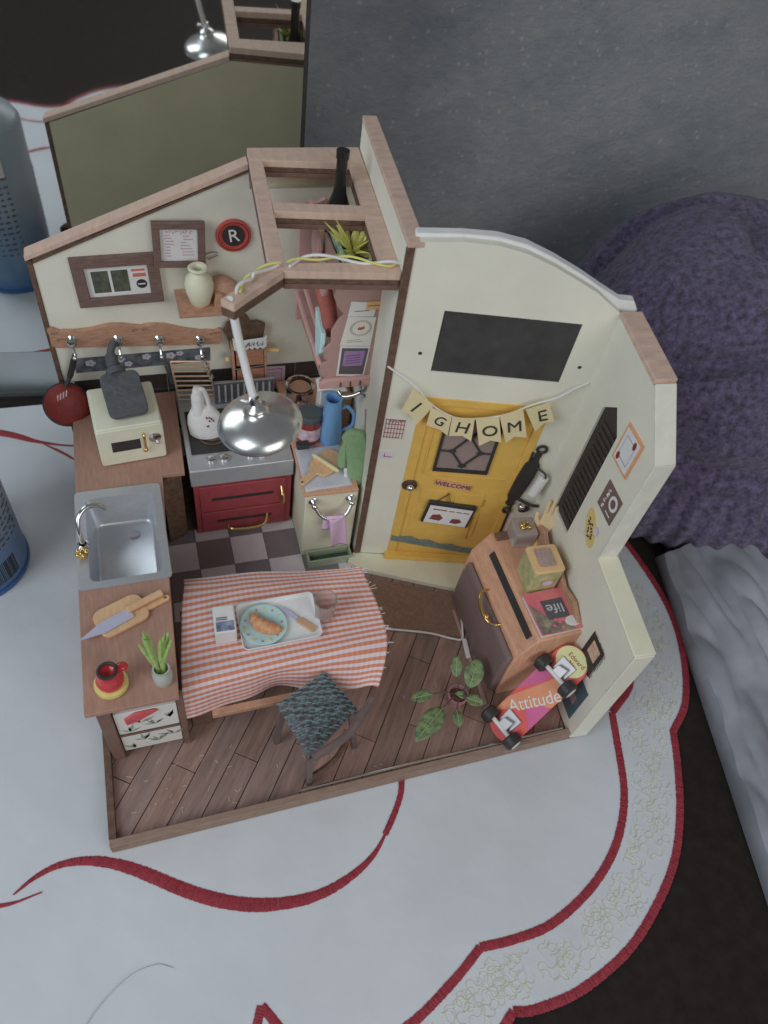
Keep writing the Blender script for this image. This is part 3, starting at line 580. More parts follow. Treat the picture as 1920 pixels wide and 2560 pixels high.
# wine / paper holder in black iron
t = thing('iron_paper_holder', 'black ornate iron holder with white paper roll, right of the yellow door', 'holder', EW.p(8.4, 6.2, .2))
bm = BM(); fh = Fr(EW.p(7.95, 6.3, .02), EW.u*.12+EW.v, EW.v*.12-EW.u)
R_ = [(0, .0), (.2, .26), (.5, .2), (.8, .36), (1.4, .4), (2.2, .43), (3.0, .42), (3.45, .4), (3.7, .22), (4.0, .14), (4.2, .18), (4.4, .12)]
prism(bm, fh, [(x, -y) for x, y in R_]+[(x, y) for x, y in reversed(R_)], 0, .14); obj('back_plate', bm, black, t, bev=.03)
bm = BM(); c_ = fh.p(4.62, 0, .1); tube(bm, [c_+(EW.u*cos(k*pi/8)+EW.v*sin(k*pi/8))*.24 for k in range(17)], .08, 6); c2 = fh.p(-.35, -.05, .1); tube(bm, [c2+(EW.u*cos(k*pi/8)+EW.v*sin(k*pi/8))*.2 for k in range(17)], .08, 6); obj('ring', bm, black, t)
bm = BM(); tube(bm, smooth([fh.p(3.3, -.3, .1), fh.p(3.3, -.7, .5), fh.p(3.0, -.75, .7)], 4), .06, 6); obj('bracket', bm, black, t); bm = BM(); tube(bm, smooth([fh.p(.7, -.3, .1), fh.p(.6, -1.0, .3), fh.p(.9, -1.3, .6)], 4), .09, 6); ball(bm, fh.p(.05, -.9, .2), .28, (1.3, .6, .8), 6); obj('bracket', bm, black, t)
bm = BM(); A_, B_ = fh.p(1.75, -.62, .55), fh.p(3.15, -.68, .55); tube(bm, [A_, A_.lerp(B_, .03), A_.lerp(B_, .5), A_.lerp(B_, .97), B_], [.24, .28, .28, .28, .24], 18); obj('paper_roll', bm, paperw, t)
bm = BM(); ball(bm, fh.p(.55, -.5, .5), .19, n=8); obj('metal_ball', bm, chrome, t); bm = BM(); ball(bm, fh.p(3.05, -.55, .6), .12, (.6, .6, 1.5), 6); obj('clip', bm, chrome, t)

# right wall pictures  (u = ry(y))
def quadR(name, label, cat, ys, zs, m, t=.05, group=None):
    bm = BM(); th_o = thing(name, label, cat, RW.p(ry(sum(ys)/2), zs[0]), group); prism(bm, RW, rect(ry(ys[1]), ry(ys[0]), zs[0], zs[1]), .002, t); obj('board', bm, m, th_o); return th_o
t = quadR('framed_print', 'white ornamental print in a thin orange wood frame, high on the right wall', 'picture', (5.78, 7.2), (14.5, 16.52), M('orange_wood', (176, 124, 92), .5, .1, 2), .1)
bm = BM(); prism(bm, RW, rect(ry(7.08), ry(5.9), 14.64, 16.38), .1, .112); obj('paper', bm, paperw, t)
bm = BM()
for q in (rect(ry(6.9), ry(6.88), 14.95, 16.1), rect(ry(6.1), ry(6.08), 14.95, 16.1), rect(ry(6.88), ry(6.1), 14.93, 14.98), rect(ry(6.88), ry(6.1), 16.06, 16.1)): prism(bm, RW, q, .113, .12)
obj('border_lines', bm, M('steel_blue_ink', (110, 116, 146), .7, .1), t, flat=True)
bm = BM(); prism(bm, RW, disc(ry(6.2), 16.1, .12, 8, .22), .113, .125); prism(bm, RW, disc(ry(6.85), 14.9, .12, 8, .22), .113, .125); obj('red_flowers', bm, redp, t, flat=True)
t = quadR('emblem_sign', 'brown sign with a white ring emblem and script, right wall below the framed print', 'sign', (5.22, 6.62), (11.95, 13.54), M('brown_print', (88, 70, 66), .6, .15, 3), .05)
bm = BM(); prism(bm, RW, disc(ry(5.65), 12.95, .34, 20, .42), .052, .06); prism(bm, RW, rect(ry(5.9), ry(5.45), 12.2, 12.27), .052, .06); scribble(bm, RW, ry(6.25), 12.7, 1.2, .24, -pi/2, .06, 7, .022); obj('white_print', bm, paperw, t, flat=True)
bm = BM(); prism(bm, RW, disc(ry(5.65), 12.95, .2, 16, .24), .061, .07); obj('cup_centre', bm, M('brown_ink', (88, 70, 66), .6), t, flat=True)
t = thing('oval_sign', 'yellow oval sign with black lettering on the right wall above the cabinet', 'sign', RW.p(ry(6.2), 9.85))
bm = BM(); prism(bm, RW, [(RW_u, RW_v) for RW_u, RW_v in [(ry(6.17)+.62*cos(k*pi/16)*1.0+.28*sin(k*pi/16)*-1, 10.55+.86*sin(k*pi/16)+.2*cos(k*pi/16)*-1) for k in range(32)]], .002, .05); obj('board', bm, M('ochre_board', (188, 148, 88), .6, .06, 2), t)
bm = BM(); scribble(bm, RW, ry(6.3), 10.5, 1.1, .26, -1.1, .06, 6, .026); scribble(bm, RW, ry(5.98), 10.5, .9, .2, -1.1, .06, 5, .026); obj('lettering', bm, inkb, t, flat=True)
bm = BM(); prism(bm, RW, disc(ry(5.75), 10.85, .2, 12, .24), .055, .07); prism(bm, RW, disc(ry(6.35), 9.95, .12, 10), .055, .07); obj('pink_flowers', bm, M('pale_pink', (190, 158, 172), .6), t, flat=True)
t = quadR('black_poster', 'black fringed poster with peach figures on the low right wall behind the skateboard', 'poster', (1.25, 2.5), (4.9, 7.15), black, .04)
bm = BM(); prism(bm, RW, rect(ry(2.2), ry(1.45), 5.9, 6.9), .042, .05); obj('peach_figures', bm, M('peach_print', (176, 132, 110), .6, .35, 3), t, flat=True)
bm = BM()
for k in range(26):
    z_ = 4.95+k*.085; tube(bm, [RW.p(ry(1.27), z_, .02), RW.p(ry(1.27)+random.uniform(.1, .22), z_+random.uniform(-.05, .1), .04)], .012, 4)
    y_ = 1.27+k*.048; tube(bm, [RW.p(ry(y_), 7.13, .02), RW.p(ry(y_), 7.13+random.uniform(.08, .2), .04)], .012, 4)
obj('frayed_edge', bm, inkg, t, kind='stuff')
t = quadR('blue_card', 'dark teal card with a small picture stuck on the low right wall below the poster', 'card', (.58, 1.62), (1.35, 4.25), M('dark_teal_card', (54, 74, 84), .5, .2, 1.5), .04)
bm = BM(); prism(bm, RW, rect(ry(1.45), ry(.95), 2.3, 3.0), .042, .05); obj('picture', bm, M('grey_brown_print', (110, 96, 94), .6, .3, 5), t, flat=True)
# ================================================================== BACK WALL THINGS
def picture(name, label, x0, x1, z0, z1, sl, fw_, m, ix):
    u = Vector((cos(sl), 0, sin(sl))); f_ = Fr((x0, 23.15-ix, z0), u, Vector((-sin(sl), 0, cos(sl))))
    t = thing(name, label, 'picture', f_.p((x1-x0)/2, 0, .1)); w_, h_ = x1-x0, z1-z0
    for q in (rect(0, w_, 0, fw_*.85), rect(0, w_, h_-fw_, h_), rect(0, fw_, fw_*.85+.003, h_-fw_-.003), rect(w_-fw_, w_, fw_*.85+.003, h_-fw_-.003)):
        bm = BM(); prism(bm, f_, q, .01, .26); obj('frame_bar', bm, m, t, bev=.03)
    bm = BM(); prism(bm, f_, rect(fw_*.6, w_-fw_*.6, fw_*.6, h_-fw_*.6), .01, .1); obj('paper', bm, paperw, t)
    return t, f_, w_, h_
t, f_, w_, h_ = picture('framed_album_print', 'wide brown framed print with two dark pictures and red captions on the back wall', 1.68, 5.8, 12.32, 15.12, .03, .58, framew, 0)
for x_ in (.85, 1.78):
    bm = BM(); prism(bm, f_, rect(x_, x_+.8, .72, 1.95), .101, .112); obj('dark_picture', bm, M('green_black_picture', (62, 66, 54), .6, .5, 2.5, detail=8), t)
bm = BM(); prism(bm, f_, rect(2.75, 3.4, 1.82, 1.94), .101, .112); prism(bm, f_, rect(2.8, 3.42, 1.5, 1.7), .101, .112); obj('red_captions', bm, M('brick_red_print', (160, 84, 66), .7, .1), t, flat=True)
bm = BM(); prism(bm, f_, disc(3.16, 1.08, .26, 24), .101, .112); obj('black_emblem', bm, inkb, t, flat=True)
bm = BM(); prism(bm, f_, rect(2.98, 3.34, 1.04, 1.11), .113, .12); lines(bm, f_, .8, 2.5, (.62,), .04, .101, .3); obj('emblem_bar', bm, paperw, t, flat=True)
t, f_, w_, h_ = picture('framed_menu', 'square brown framed menu sheet with faint pinkish writing on the back wall', 5.5, 7.98, 14.62, 17.05, -.035, .36, framew, .28)
bm = BM(); scribble(bm, f_, w_/2, 1.85, 1.2, .2, 0, .105, 8, .014); lines(bm, f_, .55, 1.0, [.55+k*.16 for k in range(8)], .05, .1, .2); lines(bm, f_, 1.3, 1.95, [.6+k*.17 for k in range(7)], .05, .1, .4); obj('faint_writing', bm, M('faded_rose_ink', (150, 120, 132), .8, .1), t, flat=True, kind='stuff')
t = thing('round_r_sign', 'round red and black sign with a white letter R on the back wall', 'sign', (9.46, 23.1, 15.1))
bm = BM(); lathe(bm, [(0, .02), (.86, .02), (.88, .14), (.82, .18), (.66, .18), (.64, .12), (0, .12)], BK.p(9.46, 15.97), BK.n, 40); obj('red_disc', bm, M('brick_red', (150, 54, 44), .5, .15, 3), t)
bm = BM(); lathe(bm, [(0, .12), (.56, .12), (.56, .15), (0, .15)], BK.p(9.46, 15.97), BK.n, 40); obj('black_centre', bm, black, t)
bm = BM(); text(bm, 'R', BK, 9.46, 15.97, .95, .17, .04, rot=.12, sx=1.0); obj('letter_r', bm, paperw, t, flat=True)
bm = BM(); tube(bm, [BK.p(9.46+.74*cos(k*pi/20), 15.97+.74*sin(k*pi/20), .185) for k in range(41)], .02, 5); obj('ring_groove', bm, inkb, t)
# little wall shelf
t = thing('wall_shelf', 'small brown wooden bracket shelf on the back wall holding the cream vase', 'shelf', (7.5, 22, 12.8))
bm = BM(); box(bm, 6.36, 8.66, 20.95, 23.12, 12.78, 13.0); obj('shelf_board', bm, rackw, t, bev=.03)
for x_ in (7.0, 8.4):
    bm = BM(); prism(bm, Fr((x_, 23.12, 12.77), (0, -1, 0), (0, 0, -1)), [(0, 0), (1.5, 0), (1.35, .2), (.5, .35), (.25, .9), (0, 1.0)], -.1, .1); obj('bracket', bm, burnt, t, bev=.02)
t = thing('cream_vase', 'cream ceramic vase with a round open neck standing on the small wall shelf', 'vase', (7.5, 21.9, 13.0))
bm = BM(); lathe(bm, [(0, 0), (.4, 0), (.5, .1), (.68, .75), (.72, 1.15), (.62, 1.5), (.42, 1.72), (.36, 1.86), (.46, 1.95), (.5, 2.05), (.42, 2.12), (.28, 2.08), (.22, 1.9), (.3, 1.5), (0, 1.4)], (7.52, 21.85, 13.0), seg=36); obj('vase_body', bm, ceram, t)
bm = BM(); lathe(bm, [(0, 0), (.2, 0), (.2, .02), (0, .02)], (7.52, 21.85, 14.55)); obj('yellow_inside', bm, yellow, t)
t = thing('bronze_fish_ornament', 'brown turned wooden ornament with a dark tip lying right of the cream vase', 'ornament', (8.7, 21.9, 13.0))
bm = BM(); lathe(bm, [(0, 0), (.45, .03), (.6, .3), (.62, .7), (.5, 1.1), (.3, 1.4), (.2, 1.55)], (8.2, 22.35, 13.7), (.85, -.35, -.1), 24); obj('body', bm, rackw, t)
bm = BM(); lathe(bm, [(.2, 1.55), (.28, 1.62), (.26, 1.85), (0, 1.9)], (8.2, 22.35, 13.7), (.85, -.35, -.1), 18); obj('dark_tip', bm, burnt, t)
bm = BM(); prism(bm, Fr((8.15, 21.6, 13.0), (1, 0, 0), (0, 0, 1)), [(0, 0), (.55, 0), (.45, .8), (.1, .8)], -.3, .3); obj('foot', bm, rackw, t, bev=.04)
bm = BM(); P = [BK.p(8.3+.35*cos(k*.75), 15.05-.05*k*.5+.12*sin(k*.9), .15) for k in range(12)]; tube(bm, smooth(P, 3), .025, 5); obj('wire_scroll', bm, chrome, label='tiny curled silver wire stuck above the cream vase', cat='wire')
# hook rack
t = thing('hook_rack', 'carved brown wooden rail with four silver hooks across the back wall', 'hook rack', (4.2, 23, 9.9))
top = [(8.62, 10.40), (8.45, 10.42), (8.3, 10.30), (7.9, 10.36), (7.5, 10.38), (6.6, 10.62), (5.7, 10.95), (5.2, 11.03), (4.7, 11.02), (4.5, 10.95), (4.3, 10.98), (3.6, 11.15), (3.0, 11.2), (2.6, 11.15), (1.9, 11.0), (1.1, 10.95), (.7, 11.0), (.45, 10.98), (.1, 11.2), (-.15, 11.12), (-.1, 10.8)]
bm = BM(); prism(bm, BK, [(-.12, 10.1), (.2, 9.95), (8.5, 9.42), (8.66, 9.7)]+top, .01, .28); obj('rail', bm, rackw, t, bev=.03)
bm = BM()
for x_, z_ in ((4.6, 10.75), (4.1, 10.75), (.15, 10.9), (.35, 10.5), (8.1, 10.15), (8.35, 10.2)):
    tube(bm, smooth([BK.p(x_+.18*cos(k*.7)*(1-k*.08), z_+.1*sin(k*.7)*(1-k*.08), .285) for k in range(9)], 3), .016, 5)
obj('carved_scrolls', bm, burnt, t, kind='stuff')
for x_, z_ in ((.95, 10.5), (3.2, 10.32), (5.3, 10.12), (7.44, 9.92)):
    bm = BM(); lathe(bm, [(0, 0), (.22, 0), (.24, .08), (.14, .14), (.1, .3), (.2, .4), (.23, .52), (.15, .62), (0, .64)], BK.p(x_, z_, .28), (0, -1, .25), 18)
    tube(bm, smooth([BK.p(x_, z_-.1, .3), BK.p(x_, z_-.5, .42), BK.p(x_, z_-.85, .7), BK.p(x_, z_-.72, .98)], 4), .07, 8); ball(bm, BK.p(x_, z_-.68, 1.0), .13, n=6); obj('hook', bm, chrome, t)
# floral strip
t = thing('floral_strip', 'dark patterned border strip with white blossoms under the hook rail', 'decorative strip', (4.3, 23.1, 8.0))
bm = BM(); prism(bm, BK, [(.7, 7.98), (7.95, 8.1), (7.98, 9.05), (.76, 8.98)], .005, .03); obj('strip', bm, M('charcoal_print', (58, 56, 62), .5, .45, 1.6, col2=(96, 104, 112)), t)
for x_, z_, r_ in ((1.55, 8.6, .3), (3.1, 8.7, .28), (3.5, 8.35, .24), (4.5, 8.75, .26), (5.8, 8.7, .3), (6.3, 8.8, .22), (7.3, 8.4, .24)):
    bm = BM()
    for k in range(5): prism(bm, BK, disc(x_+r_*.55*cos(k*1.257), z_+r_*.45*sin(k*1.257), r_*.42, 9, r_*.34), .032+k*.002, .04+k*.002)
    obj('blossom', bm, M('pale_blossom', (150, 148, 160), .6, .15), t, flat=True)
# hanging pans
t = thing('red_frying_pan', 'round red pan with a dark rim hanging from the first hook, left of the microwave', 'pan', (.0, 22.2, 6))
ax = Vector((.05, -.72, .45)).normalized(); o_ = Vector((.0, 21.75, 6.95))
bm = BM(); lathe(bm, [(0, 0), (.95, 0), (1.12, .14), (1.18, .34), (1.12, .36), (1.04, .2), (.9, .08), (0, .08)], o_, -ax, 36); obj('pan', bm, redp, t)
bm = BM(); e_ = ax.orthogonal().normalized(); e2_ = ax.cross(e_); tube(bm, [o_-ax*.34+(e_*cos(k*pi/18)+e2_*sin(k*pi/18))*1.15 for k in range(37)], .09, 6); tube(bm, smooth([o_+Vector((.12, .5, .9)), (.45, 22.6, 8.3), (.75, 22.7, 9.1), (.93, 22.5, 9.75)], 4), [.12]*4+[.16]*6+[.12]*3, 8); obj('handle', bm, black, t)
bm = BM(); prism(bm, Fr(o_, e_, e2_), [(.1, .1), (.5, .25), (.2, .3)], .0, .0+.01); 
lg = Fr(o_+ax*.012, Vector((1, 0, 0)), (Vector((0, .5, .8))))
bm.free(); bm = BM()
for k in range(5): prism(bm, lg, [(-.62+k*.16, .2+k*.07), (-.55+k*.16, .2+k*.07), (-.47+k*.16, .55+k*.07), (-.54+k*.16, .55+k*.07)], 0, .012)
obj('scratched_print', bm, M('pan_print', (156, 140, 140), .6), t, flat=True)
t = thing('grill_pan', 'dark grey square stone griddle pan hanging from the second hook in front of the microwave', 'pan', (3.2, 21.6, 6))
fp = Fr((3.12, 19.75, 9.28), (1, .14, .0), Vector((-.18, .93, .32))); fp.v = (fp.v-fp.u*fp.v.dot(fp.u)).normalized(); fp.n = fp.u.cross(fp.v)
stone = M('charcoal_stone', (66, 68, 72), .8, .25, 3, .6, 14, detail=8)
bm = BM(); prism(bm, fp, rrect(-.98, .98, -1.45, 1.1, .35), 0, .25); obj('pan', bm, stone, t, bev=.08)
bm = BM(); prism(bm, fp, rrect(-.98, .98, -1.45, 1.1, .35), .25, .34); obj('rim', bm, stone, t, bev=.06)
bm = BM(); tube(bm, smooth([fp.p(-.05, 1.0, .1), fp.p(-.1, 1.5, .1), (2.75, 21.9, 10.2), (3.0, 22.3, 10.6)], 4), [.5]*4+[.32]*4+[.2]*4+[.16], 10); obj('handle', bm, stone, t)
t = thing('grill_pan_strap', 'small dark loop hanging from the third hook beside the copper rack', 'strap', (5.6, 22.4, 7.6))
bm = BM(); tube(bm, smooth([(5.3, 22.2, 9.4), (5.5, 22.3, 8.8), (5.65, 22.5, 8.0), (5.75, 22.6, 7.2)], 4), [.06]*5+[.18]*8, 8); obj('loop', bm, stone, t)
# copper rack
t = thing('copper_cooling_rack', 'copper wire cooling rack hanging from the fourth hook', 'cooling rack', (7, 22.3, 5.4))
A0, A1, B0, B1 = Vector((5.72, 22.2, 9.05)), Vector((7.72, 22.2, 8.85)), Vector((6.0, 21.9, 5.65)), Vector((8.1, 21.9, 5.40))
bm = BM(); tube(bm, [A0, A1, B1, B0, A0], .06, 8); obj('outer_wire', bm, rose, t)
for k in range(1, 11):
    u_ = k/10.5; bm = BM(); tube(bm, [A0.lerp(B0, u_)+Vector((0, -.04, 0)), A1.lerp(B1, u_)+Vector((0, -.04, 0))], .05, 7); obj('cross_wire', bm, rose, t)
t = thing('clear_ladle', 'clear plastic utensil hanging beside the copper rack from the last hook', 'utensil', (7.6, 22.0, 8))
bm = BM(); tube(bm, smooth([(7.45, 22.0, 9.3), (7.55, 21.95, 8.8), (7.7, 21.9, 8.3), (7.85, 21.9, 7.9)], 4), .13, 8); obj('stem', bm, glassm, t)
# white glove bag
t = thing('white_oven_mitt', 'white oven mitt with tiny red flowers standing on the stove below the copper rack', 'oven mitt', (7.1, 19.2, 6.4))
o_ = Vector((7.2, 19.15, 6.4)); wm = M('white_quilted_cotton', (186, 184, 182), .85, .06, 1.5, .4, 3)
bm = BM(); rr_ = [(0, .98), (.3, 1.04), (.8, 1.02), (1.3, .86), (1.7, .62), (1.95, .4)]
def mit(u, v):
    z = v*1.95; r = .84
    for (a_, b_), (c_, d_) in zip(rr_, rr_[1:]):
        if a_ <= z <= c_: r = b_+(d_-b_)*(z-a_)/(c_-a_)
    if v > .98: r = .05
    an = u*2*pi; w = 1+.05*sin(an*3+z*3); return o_+Vector((cos(an)*r*w-.1*z, sin(an)*r*.55*w+.08*z, z))
sheet(bm, mit, 36, 18); tube(bm, smooth([o_+Vector((-.42, .1, 1.0)), o_+Vector((-.42, .15, 1.9)), o_+Vector((-.4, .25, 2.7)), o_+Vector((-.28, .3, 3.1))], 5), [.38]*5+[.34]*5+[.28]*5+[.1], 12); tube(bm, smooth([o_+Vector((-.35, .2, 3.0)), o_+Vector((-.1, .2, 3.0)), o_+Vector((.05, .2, 2.5)), o_+Vector((.15, .15, 1.8))], 5), .13, 8)
obj('mitt', bm, wm, t)
bm = BM()
for k in range(9): an = -1.1+random.uniform(-.5, .7); z_ = random.uniform(.7, 1.6); ball(bm, o_+Vector((cos(an)*.78-.1*z_, sin(an)*.45, z_)), .055, n=4)
obj('red_flowers', bm, redp, t)
# spice rack
t = thing('spice_rack', 'dark brown wooden wall rack with a white scalloped label hung near the pendant lamp', 'rack', (10.1, 22.6, 6.6))
fr_ = Fr((10.05, 22.7, 6.6), (1, 0, 0), (-.03, 0, 1))
bm = BM(); prism(bm, fr_, [(-.75, .2), (-.2, 0), (.5, 0), (1.0, .3), (.95, 3.2), (1.1, 4.1), (.7, 4.3), (.35, 4.25), (.1, 4.75), (-.35, 5.0), (-.7, 4.5), (-1.0, 4.3), (-1.2, 3.9), (-1.0, 3.2)], -.2, 0); obj('back_board', bm, burnt, t, bev=.03)
for z0_, z1_ in ((.5, 1.5), (1.8, 2.9)):
    bm = BM(); prism(bm, fr_, rect(-.7, .85, z0_, z1_), .5, .62); obj('front_board', bm, M('red_brown_wood', (132, 88, 66), .5, .2, 2, stretch=(1, 1, 5)), t, bev=.03)
    bm = BM(); prism(bm, fr_, rect(-.7, .85, z0_, z0_+.14), .01, .5); obj('tray_board', bm, burnt, t)
for s_ in (-.92, .88):
    bm = BM(); prism(bm, fr_, [(s_, .0), (s_+.13, .0), (s_+.13, 3.2), (s_, 3.2)], -.0, .64); obj('side_board', bm, rackw, t, bev=.03)
bm = BM(); pl = [(-.8, 3.05)]; 
for k in range(6): pl += [(-.7+k*.3, 2.98), (-.55+k*.3, 3.12)]
pl += [(1.0, 3.1), (1.05, 3.9), (.9, 3.75), (.5, 3.72), (0, 3.68), (-.4, 3.6), (-.7, 3.75), (-.85, 3.85)]
prism(bm, fr_, pl, .64, .72); obj('white_label', bm, paperw, t, bev=.02)
bm = BM(); scribble(bm, fr_, .1, 3.38, 1.4, .34, 0, .735, 7, .018); obj('faint_lettering', bm, inkg, t, kind='stuff')
bm = BM(); tube(bm, [fr_.p(-.9, 1.62, .66), fr_.p(1.0, 1.75, .66)], .04, 6); obj('silver_bar', bm, chrome, t)
bm = BM(); tube(bm, [fr_.p(1.0, 2.6, .3), fr_.p(1.75, 2.62, .5)], .12, 8); ball(bm, fr_.p(-1.15, 2.1, .3), .16, n=6); obj('peg', bm, M('orange_peg', (190, 140, 84), .5), t)
t = thing('pink_recipe_card', 'lilac pink card with thin ruled lines on the black wall tiles', 'card', (11.3, 23.05, 5.6))
bm = BM(); prism(bm, BK, [(10.2, 5.66), (12.28, 5.56), (12.3, 7.28), (10.2, 7.38)], .07, .1); obj('card', bm, lilac, t)
bm = BM(); lines(bm, BK, 10.5, 11.9, [5.9+k*.18 for k in range(6)], .025, .1, .3)
for q in (rect(10.35, 12.1, 5.74, 5.77), rect(10.35, 12.1, 7.1, 7.13), rect(12.08, 12.11, 5.77, 7.1)): prism(bm, BK, q, .1, .11)
obj('ruled_lines', bm, inkr, t, flat=True)

# ---- pink cabinet in the corner
t = thing('pink_wall_cabinet', 'tall dusty pink scalloped cabinet in the right corner of the kitchen, papers on its front', 'cabinet', (13.9, 18, 12))
PF = Fr((0, 16, 0), (1, 0, 0), (0, 0, 1))
pl = [(15.25, 12.0), (15.3, 18.6), (12.75, 18.6), (12.9, 17.7), (12.78, 17.2), (13.0, 16.6), (13.35, 16.2), (13.1, 15.9), (12.82, 15.3), (12.86, 14.6), (12.55, 14.25), (12.55, 13.75), (12.8, 13.5), (12.4, 13.35), (12.45, 12.75), (12.75, 12.4), (12.45, 12.3), (12.5, 12.0)]
bm = BM(); prism(bm, PF, pl[::-1], -.16, 0); obj('front_panel', bm, pinkd, t, bev=.03)
bm = BM(); prism(bm, PF, [(12.4, 12.0), (15.3, 11.94), (15.3, 12.5), (12.75, 12.55), (12.42, 12.35)], .0, .25); obj('bottom_ledge', bm, pink, t, bev=.05)
def bar3(bm, A_, B_, w_, h_):
    A_, B_ = Vector(A_), Vector(B_); d_ = (B_-A_).normalized(); s_ = d_.cross(Vector((0, 0, 1))).normalized(); u_ = s_.cross(d_)
    f = Fr(A_, d_, u_); prism(bm, f, rect(0, (B_-A_).length, 0, h_), -w_/2, w_/2)
for q in (((12.4, 16.1, 13.2), (12.25, 20.9, 13.9)), ((12.75, 16.1, 13.6), (12.6, 20.9, 14.4))):
    bm = BM(); bar3(bm, q[0], q[1], .2, .22); obj('side_rail', bm, pink, t, bev=.04)
bm = BM(); box(bm, 12.6, 15.3, 16.2, 21.0, 12.1, 12.3); obj('bottom_board', bm, pinkd, t, bev=.03)
bm = BM(); prism(bm, Fr((0, 21.2, 0), (1, 0, 0), (0, 0, 1)), [(12.35, 12.1), (15.4, 12.1), (15.4, 18.4), (14, 18.4), (13.5, 18.9), (12.9, 18.6), (12.3, 18.2)][::1], -.1, .1); obj('back_panel', bm, pink, t, bev=.03)
bm = BM(); box(bm, 12.9, 15.3, 16.2, 19.0, 17.4, 17.56); obj('shelf_board', bm, pinkd, t, bev=.03)
for z_, r_ in ((17.7, .7), (16.8, .6), (18.6, .5)):
    bm = BM(); prism(bm, Fr((12.7, 0, 0), (0, 1, 0), (0, 0, 1)), disc({17.7: 19.2, 16.8: 17.6, 18.6: 20.6}[z_], z_, r_, 20), -.1, .1); obj('scallop', bm, pink, t, bev=.04)
bm = BM(); box(bm, 12.95, 13.1, 16.25, 19.0, 17.57, 18.5); obj('inner_divider', bm, pinkd, t, bev=.03)
# papers on it
def paperq(name, label, cat, q, m, t0=.01, th_=.02, fr=PF):
    t = thing(name, label, cat, fr.p(sum(p[0] for p in q)/4, min(p[1] for p in q), t0)); bm = BM(); prism(bm, fr, q, t0, t0+th_); obj('sheet', bm, m, t); return t
t = paperq('purple_label_card', 'white bordered dark card with a purple label low on the pink cabinet', 'card', [(13.25, 12.6), (14.67, 12.44), (14.8, 14.26), (13.3, 14.42)], paperw, .01)
bm = BM(); prism(bm, PF, [(13.36, 12.7), (14.6, 12.55), (14.72, 14.16), (13.4, 14.3)], .031, .04); obj('dark_field', bm, inkg, t, flat=True)
bm = BM(); prism(bm, PF, [(13.5, 13.2), (14.5, 13.12), (14.58, 14.03), (13.54, 14.12)], .041, .05); obj('purple_label', bm, M('purple_print', (122, 92, 132), .6, .1, 3), t, flat=True)
bm = BM(); lines(bm, PF, 13.6, 14.4, [13.35+k*.15 for k in range(4)], .03, .05, .15); obj('label_lines', bm, M('deep_purple', (86, 60, 100), .7), t, flat=True)
t = paperq('wreath_card', 'cream card with a grey wreath and red mark on the pink cabinet front', 'card', [(13.27, 14.46), (14.79, 14.3), (14.88, 15.95), (13.52, 16.08)], M('cream_card', (186, 172, 162), .7, .03), .012)
bm = BM(); 
for k in range(26): an = k*2*pi/26; tube(bm, [PF.p(14.2+.42*cos(an), 15.4+.36*sin(an), .04), PF.p(14.2+.54*cos(an+.2), 15.4+.46*sin(an+.2), .04)], .018, 4)
lines(bm, PF, 13.55, 14.4, [14.62, 14.72], .02, .032, .2); obj('wreath', bm, M('grey_brown_ink', (120, 104, 98), .7), t)
bm = BM(); prism(bm, PF, [(14.02, 15.34), (14.1, 15.46), (14.24, 15.44), (14.34, 15.52), (14.4, 15.38), (14.2, 15.28)], .033, .045); obj('red_mark', bm, M('dull_red_ink', (140, 70, 60), .7), t, flat=True)
t = paperq('green_ticket', 'pale green ticket with an orange end at the top of the pink cabinet papers', 'ticket', [(13.5, 16.1), (14.75, 16.02), (14.85, 16.75), (13.6, 16.9)], M('pale_mint', (176, 186, 172), .7, .03), .014)
bm = BM(); prism(bm, PF, [(14.3, 16.4), (15.1, 16.42), (15.2, 16.85), (14.35, 16.85)], .036, .05); obj('orange_end', bm, M('orange_print', (178, 132, 84), .7, .1), t, flat=True)
bm = BM(); lines(bm, PF, 13.8, 14.5, [16.35], .03, .036); lines(bm, PF, 14.4, 15.1, [16.62], .03, .052); obj('ticket_lines', bm, inkg, t, flat=True)
for k in range(3):
    bm = BM(); f_ = PF; tube(bm, smooth([PF.p(13.45+k*.5, 12.42, .05), PF.p(13.45+k*.5, 12.3, .25), PF.p(13.45+k*.5, 12.12, .3), PF.p(13.45+k*.5, 12.1, .2)], 3), .05, 6)
    obj('cup_hook', bm, burnt, label=['first tiny dark cup hook from the left under the pink cabinet papers', 'middle tiny dark cup hook under the pink cabinet papers', 'rightmost tiny dark cup hook under the pink cabinet papers'][k], cat='hook', group='cup hooks under the pink cabinet')
# things in the cabinet
t = thing('wine_bottle', 'dark wine bottle standing in the pink cabinet, its neck above the loft frame', 'bottle', (13.95, 20.5, 16.1))
bm = BM(); lathe(bm, [(0, 0), (.62, 0), (.68, .1), (.68, 2.2), (.6, 2.6), (.32, 3.4), (.25, 3.9), (.25, 5.0), (.3, 5.02), (.3, 5.35), (0, 5.35)], (13.95, 20.5, 16.1), (0, 0, 1), 28); obj('bottle', bm, M('black_glass', (24, 24, 24), .15, .1), t)
t = thing('striped_book', 'small book with diagonal rainbow stripes leaning beside the wine bottle', 'book', (13.4, 19.9, 16.1))
f_ = Fr((12.9, 19.6, 16.1), (.95, -.3, .0), (.0, .45, .9))
cols = [(176, 120, 110), (110, 130, 176), (190, 180, 120), (140, 168, 180), (180, 140, 96)]
bm = BM(); prism(bm, f_, rect(0, 1.3, 0, 1.9), -.2, 0); obj('book_block', bm, paperw, t)
for k in range(5): bm = BM(); prism(bm, f_, [(0, .1+k*.36), (1.3, -.0+k*.36+.0), (1.3, .3+k*.36), (0, .42+k*.36)], .0, .012); obj('stripe', bm, M('stripe_%s' % 'abcde'[k], cols[k], .6), t, flat=True)
t = thing('yellow_succulent', 'spiky bright yellow green plant showing through the front loft opening', 'plant', (13.9, 17.6, 17.57))
